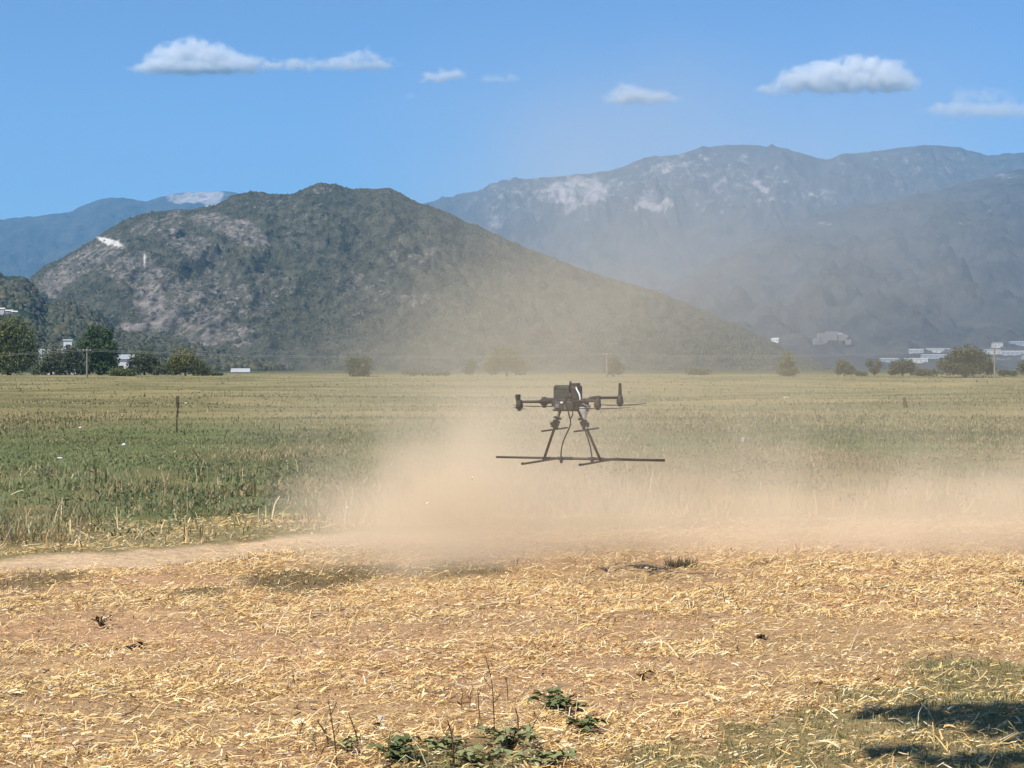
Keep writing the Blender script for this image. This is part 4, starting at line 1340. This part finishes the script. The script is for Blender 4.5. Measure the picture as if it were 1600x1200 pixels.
fallen("long pale stalk lying below the largest weed", (842, 1138), (907, 1151), 0.006, M_palestalk, 1)
fallen("short pale stalk lying right of the second weed", (915, 1159), (945, 1159), 0.006, M_palestalk, 2)
fallen("pale stalk lying in front of the dark withered clump", (712, 1137), (757, 1138), 0.0055, M_palestalk, 3)
fallen("long pale stalk lying on bare soil in the middle of the straw", (745, 952), (805, 945), 0.007, M_palestalk, 4)
fallen("pale stalk lying on the straw at left of centre", (465, 963), (510, 958), 0.007, M_palestalk, 5)
fallen("pale stalk on the straw at lower left", (148, 1100), (182, 1096), 0.007, M_palestalk, 6)
fallen("pale slanting stalk on the straw right of centre", (1035, 1005), (1060, 1030), 0.006, M_palestalk, 7)
fallen("pale stalk slanting over the shaded lawn at lower right", (1278, 1162), (1312, 1178), 0.006, M_palestalk, 8)
fallen("long pale stalk on the straw at the right below the dust", (1240, 893), (1290, 889), 0.008, M_palestalk, 9)


def chip(name, label, p, sx, sy, sz, rot, mat, cat="litter", group=None):
    b = bmesh.new()
    top = [(-0.5, -0.35, 0.1), (0.1, -0.5, 0.25), (0.55, -0.1, 0.1), (0.3, 0.45, 0.2), (-0.35, 0.4, 0.05)]
    v1 = [b.verts.new((x * sx, y * sy, (z + 0.35) * sz)) for x, y, z in top]
    v0 = [b.verts.new((x * sx * 0.9, y * sy * 0.9, -0.1 * sz)) for x, y, z in top]
    b.faces.new(v1); b.faces.new(list(reversed(v0)))
    for i in range(5):
        b.faces.new((v0[i], v0[(i + 1) % 5], v1[(i + 1) % 5], v1[i]))
    me = bpy.data.meshes.new(name); b.to_mesh(me); b.free()
    o = link(name, me, mat)
    o.location = p
    o.rotation_euler = rot
    return tag(o, label, cat, group)


GL = "white scraps lying in the field"
p = G(93, 723); chip("white_scrap", "white scrap lying on the green grass at far left", p + Vector((0, 0, 0.08)), 0.10, 0.05, 0.025, (0.3, 0.1, 0.2), M_litter, "scrap", GL)
p = G(125, 676); chip("white_scrap", "small white scrap left of the dark post in the green grass", p + Vector((0, 0, 0.1)), 0.07, 0.06, 0.05, (0.5, 0, 0), M_litter, "scrap", GL)
p = G(193, 702); chip("white_scrap", "tiny white scrap in the green grass below the post", p + Vector((0, 0, 0.08)), 0.07, 0.06, 0.05, (0.5, 0, 0), M_litter, "scrap", GL)
p = G(290, 642); chip("white_scrap", "tiny white scrap right beside the top of the post", p + Vector((0, 0, 0.15)), 0.08, 0.06, 0.05, (0.5, 0, 0), M_litter, "scrap", GL)
p = G(1161, 696); chip("white_scrap", "white scrap in the green patch right of the drone", p + Vector((0, 0, 0.1)), 0.06, 0.06, 0.14, (0.3, 0, 0), M_litter, "scrap", GL)
p = G(1228, 622); chip("white_scrap", "pale yellow scrap in the far field right of the drone", p + Vector((0, 0, 0.15)), 0.3, 0.2, 0.16, (0.3, 0, 0), M_palestalk, "scrap", GL)
p = G(588, 1133); chip("dark_clod", "small black clod with a pale chip on the bare soil at lower centre", p + Vector((0, 0, 0.004)), 0.035, 0.03, 0.05, (0, 0, 0.4), M_dead, "clod")
p = G(594, 1128); chip("white_scrap", "pale chip leaning on the small black clod", p + Vector((0, 0, 0.02)), 0.02, 0.006, 0.05, (0, 0.3, 0.2), M_litter, "scrap", GL)
for k, (px, py, lab) in enumerate([(738, 748, "upper white chaff flake flying in the dust"), (667, 787, "lower white chaff flake flying in the dust"), (542, 794, "white chaff flake flying at the left rim of the dust")]):
    chip("chaff_flake", lab, P(px, py, 14.0), 0.012, 0.012, 0.022, (0.8, 0.3, k), M_litter, "chaff", "chaff flakes flying in the dust")


# ------------------------------------------------------------------ dust, clouds and air
def gauss_volume(name, lobes, color, aniso, lo, hi, nscale, warp, namp, thr, flat=None, step=1.0, nz=1.0, detail=4.0, gain=1.0, voxel=0.1):
    """lobes: (centre, radii, density). Density falls off softly round each, is broken up by noise and is stored in a voxel grid."""
    lo = Vector(lo); hi = Vector(hi)
    m, mnt, out = new_mat(name + "_air")
    pv = N(mnt, "ShaderNodeVolumePrincipled")
    pv.inputs["Color"].default_value = (*color, 1)
    pv.inputs["Anisotropy"].default_value = aniso
    pv.inputs["Density"].default_value = 1.0
    mnt.links.new(pv.outputs[0], out.inputs["Volume"])
    m.cycles.volume_step_rate = step
    nt = bpy.data.node_groups.new(name + "_density", 'GeometryNodeTree')
    nt.is_modifier = True
    nt.interface.new_socket("Geometry", in_out='INPUT', socket_type='NodeSocketGeometry')
    nt.interface.new_socket("Geometry", in_out='OUTPUT', socket_type='NodeSocketGeometry')
    pos = nt.nodes.new("GeometryNodeInputPosition").outputs[0]
    mp = N(nt, "ShaderNodeVectorMath", operation='MULTIPLY')
    nt.links.new(pos, mp.inputs[0])
    mp.inputs[1].default_value = (nscale, nscale, nscale * nz)
    nz_ = N(nt, "ShaderNodeTexNoise")
    nz_.inputs["Scale"].default_value = 1.0
    nz_.inputs["Detail"].default_value = detail
    nz_.inputs["Roughness"].default_value = 0.6
    nt.links.new(mp.outputs[0], nz_.inputs["Vector"])
    off = N(nt, "ShaderNodeVectorMath", operation='SUBTRACT')
    nt.links.new(nz_.outputs["Color"], off.inputs[0])
    off.inputs[1].default_value = (0.5, 0.5, 0.5)
    sc = N(nt, "ShaderNodeVectorMath", operation='SCALE')
    nt.links.new(off.outputs[0], sc.inputs[0])
    sc.inputs["Scale"].default_value = warp
    wp = N(nt, "ShaderNodeVectorMath", operation='ADD')
    nt.links.new(pos, wp.inputs[0]); nt.links.new(sc.outputs[0], wp.inputs[1])
    tot = None
    for c, r_, rho in lobes:
        a = N(nt, "ShaderNodeVectorMath", operation='SUBTRACT')
        nt.links.new(wp.outputs[0], a.inputs[0]); a.inputs[1].default_value = c
        b = N(nt, "ShaderNodeVectorMath", operation='MULTIPLY')
        nt.links.new(a.outputs[0], b.inputs[0]); b.inputs[1].default_value = tuple(1 / q for q in r_)
        d = N(nt, "ShaderNodeVectorMath", operation='DOT_PRODUCT')
        nt.links.new(b.outputs[0], d.inputs[0]); nt.links.new(b.outputs[0], d.inputs[1])
        e = math_n(nt, 'POWER', 0.36788, d.outputs["Value"])
        tot = math_n(nt, 'MULTIPLY', e, rho) if tot is None else math_n(nt, 'MULTIPLY_ADD', e, rho, tot)
    nf = math_n(nt, 'MULTIPLY_ADD', math_n(nt, 'SUBTRACT', nz_.outputs["Fac"], 0.5), namp, 1.0)
    nf = math_n(nt, 'MAXIMUM', nf, 0.0)
    den = math_n(nt, 'MULTIPLY', tot, nf)
    den = math_n(nt, 'MAXIMUM', math_n(nt, 'SUBTRACT', den, thr), 0.0)
    if flat is not None:
        sp = N(nt, "ShaderNodeSeparateXYZ")
        nt.links.new(pos, sp.inputs[0])
        mr = N(nt, "ShaderNodeMapRange", interpolation_type='SMOOTHSTEP')
        nt.links.new(sp.outputs[2], mr.inputs[0])
        mr.inputs[1].default_value = flat[0]; mr.inputs[2].default_value = flat[1]
        den = math_n(nt, 'MULTIPLY', den, mr.outputs[0])
    den = math_n(nt, 'MULTIPLY', den, gain)
    vc = nt.nodes.new("GeometryNodeVolumeCube")
    nt.links.new(den, vc.inputs["Density"])
    vc.inputs["Min"].default_value = lo
    vc.inputs["Max"].default_value = hi
    for ax, e in zip("XYZ", hi - lo):
        vc.inputs["Resolution " + ax].default_value = max(4, int(e / voxel))
    sm = nt.nodes.new("GeometryNodeSetMaterial")
    sm.inputs["Material"].default_value = m
    go = nt.nodes.new("NodeGroupOutput")
    nt.links.new(vc.outputs[0], sm.inputs["Geometry"])
    nt.links.new(sm.outputs[0], go.inputs[0])
    vol = bpy.data.volumes.new(name)
    vol.materials.append(m)
    o = bpy.data.objects.new(name, vol)
    COL.objects.link(o)
    md = o.modifiers.new("density", 'NODES')
    md.node_group = nt
    return o


def dl(px, py, d, rx, ry, rd, tau):
    m = d / F
    c = P(px, py, d)
    return (tuple(c), (rx * m, rd, ry * m), tau / (1.7725 * rd))


DUST = (0.945, 0.812, 0.615)
low = [dl(585, 800, 16.6, 95, 75, 0.9, 0.9), dl(905, 680, 13.75, 150, 110, 0.28, 0.16), dl(680, 805, 15.9, 125, 85, 0.9, 2.1), dl(770, 715, 17.2, 120, 90, 1.2, 0.8), dl(880, 810, 16.4, 170, 75, 1.0, 1.1), dl(690, 868, 15.2, 140, 26, 0.5, 1.1),
       dl(1230, 828, 16.8, 330, 64, 1.1, 1.6), dl(1560, 805, 16.9, 230, 85, 1.1, 1.25), dl(1205, 740, 18.2, 75, 70, 1.0, 0.45), dl(1000, 730, 18.6, 230, 90, 1.4, 0.30), dl(790, 640, 19.0, 120, 60, 1.4, 0.16)]
o = gauss_volume("dust_cloud", low, DUST, -0.2, (-5.0, 12.6, -0.2), (9.5, 22.5, 2.6), 1.1, 1.1, 2.4, 0.02, voxel=0.09, step=6.0)
tag(o, "thick tan dust whirling low over the ground round the drone", "dust", None, "stuff")
high = [dl(870, 520, 26, 170, 95, 2.6, 0.42), dl(900, 430, 28, 210, 105, 3.0, 0.28), dl(900, 270, 30, 280, 190, 3.4, 0.20), dl(1270, 240, 32, 360, 150, 3.2, 0.20), dl(650, 530, 27, 150, 80, 2.8, 0.20), dl(1130, 470, 29, 200, 130, 3.2, 0.24), dl(1300, 640, 27, 480, 70, 2.8, 0.30), dl(520, 650, 26, 160, 60, 2.6, 0.18), dl(1400, 450, 31, 300, 150, 3.2, 0.20), dl(830, 610, 25, 330, 60, 2.4, 0.24)]
o = gauss_volume("dust_plume", high, DUST, -0.2, (-7.0, 22.6, -0.2), (13.0, 38.0, 7.5), 0.42, 2.4, 2.0, 0.004, voxel=0.22, step=5.0)
tag(o, "thin tan dust plume drifting up behind the drone before the hill", "dust", None, "stuff")

CD = 14200.0
CM = CD / F


def cloud(label, lobes, base_py, rho, name="cloud"):
    L_ = []
    for (px, py, rx, ry, w) in lobes:
        c = P(px, py, CD)
        L_.append((tuple(c), (rx * CM, (rx * 0.5 + ry * 0.5) * CM, ry * CM), w))
    lo = Vector((min(c[0] - 1.9 * r_[0] for c, r_, w in L_), min(c[1] - 1.9 * r_[1] for c, r_, w in L_), min(c[2] - 1.9 * r_[2] for c, r_, w in L_)))
    hi = Vector((max(c[0] + 1.9 * r_[0] for c, r_, w in L_), max(c[1] + 1.9 * r_[1] for c, r_, w in L_), max(c[2] + 1.9 * r_[2] for c, r_, w in L_)))
    zb = EYE + (HOR - base_py) * CM
    o = gauss_volume(name, L_, (1.0, 1.0, 1.0), -0.35, lo, hi, 0.012, 105.0, 4.4, 0.44, (zb - 18, zb + 42), 4.0, 1.3, 6.0, rho * 1.9, 5.5)
    tag(o, label, "cloud", "small white clouds over the mountains")


cloud("large heaped white cloud at upper left with a flat base", [(300, 84, 34, 26, 1.0), (258, 92, 28, 20, 1.0), (344, 90, 34, 22, 0.95), (385, 100, 34, 14, 0.75), (230, 107, 28, 9, 0.6), (310, 108, 90, 10, 0.8), (430, 98, 30, 10, 0.45)], 117, 0.016)
cloud("flat white cloud trailing right of the large one at upper left", [(572, 86, 22, 12, 0.9), (540, 92, 24, 12, 0.75), (600, 98, 30, 10, 0.75), (520, 103, 60, 9, 0.6), (580, 106, 50, 6, 0.6), (470, 100, 44, 9, 0.62), (435, 104, 40, 8, 0.55)], 117, 0.010)
cloud("small white wisp right of the flat cloud", [(695, 118, 28, 11, 1.0), (674, 125, 22, 9, 0.9), (715, 117, 16, 8, 0.85)], 132, 0.008)
cloud("faint flat wisp next to the small white wisp", [(795, 122, 26, 8, 0.85), (765, 126, 32, 6, 0.8)], 132, 0.005)
cloud("tiny faint puff under the small white wisp", [(643, 152, 15, 7, 0.85)], 160, 0.005)
cloud("small peaked cloud at the middle of the sky", [(985, 145, 25, 17, 1.1), (962, 155, 27, 11, 0.95), (1015, 152, 32, 12, 0.85), (1042, 153, 30, 8, 0.7)], 168, 0.009)
cloud("largest bright white cloud at upper right", [(1345, 102, 36, 17, 1.0), (1295, 108, 36, 15, 1.0), (1388, 112, 36, 18, 1.0), (1248, 120, 34, 15, 0.9), (1205, 142, 34, 10, 0.65), (1310, 132, 90, 16, 0.95), (1400, 132, 44, 12, 0.75)], 158, 0.014)
cloud("faint grey cloud at the right edge below the largest cloud", [(1530, 174, 70, 12, 0.95), (1478, 172, 34, 11, 0.85), (1585, 174, 50, 11, 0.85), (1510, 147, 46, 16, 0.62), (1570, 150, 40, 14, 0.5)], 190, 0.0045)

hm, hnt, hout = new_mat("haze_air")
pv = N(hnt, "ShaderNodeVolumePrincipled")
pv.inputs["Density Attribute"].default_value = ""
pv.inputs["Color"].default_value = (0.265, 0.63, 1.0, 1)
pv.inputs["Density"].default_value = 0.000082
pv.inputs["Anisotropy"].default_value = 0.0
hnt.links.new(pv.outputs[0], hout.inputs["Volume"])
HZ_LO, HZ_HI = Vector((-17500, -300, -6.0)), Vector((17500, 13600, 1260.0))
o = MB().box((0, 0, 0), tuple(HZ_HI - HZ_LO)).build("haze", hm)
o.location = (HZ_LO + HZ_HI) * 0.5
tag(o, kind="stuff")
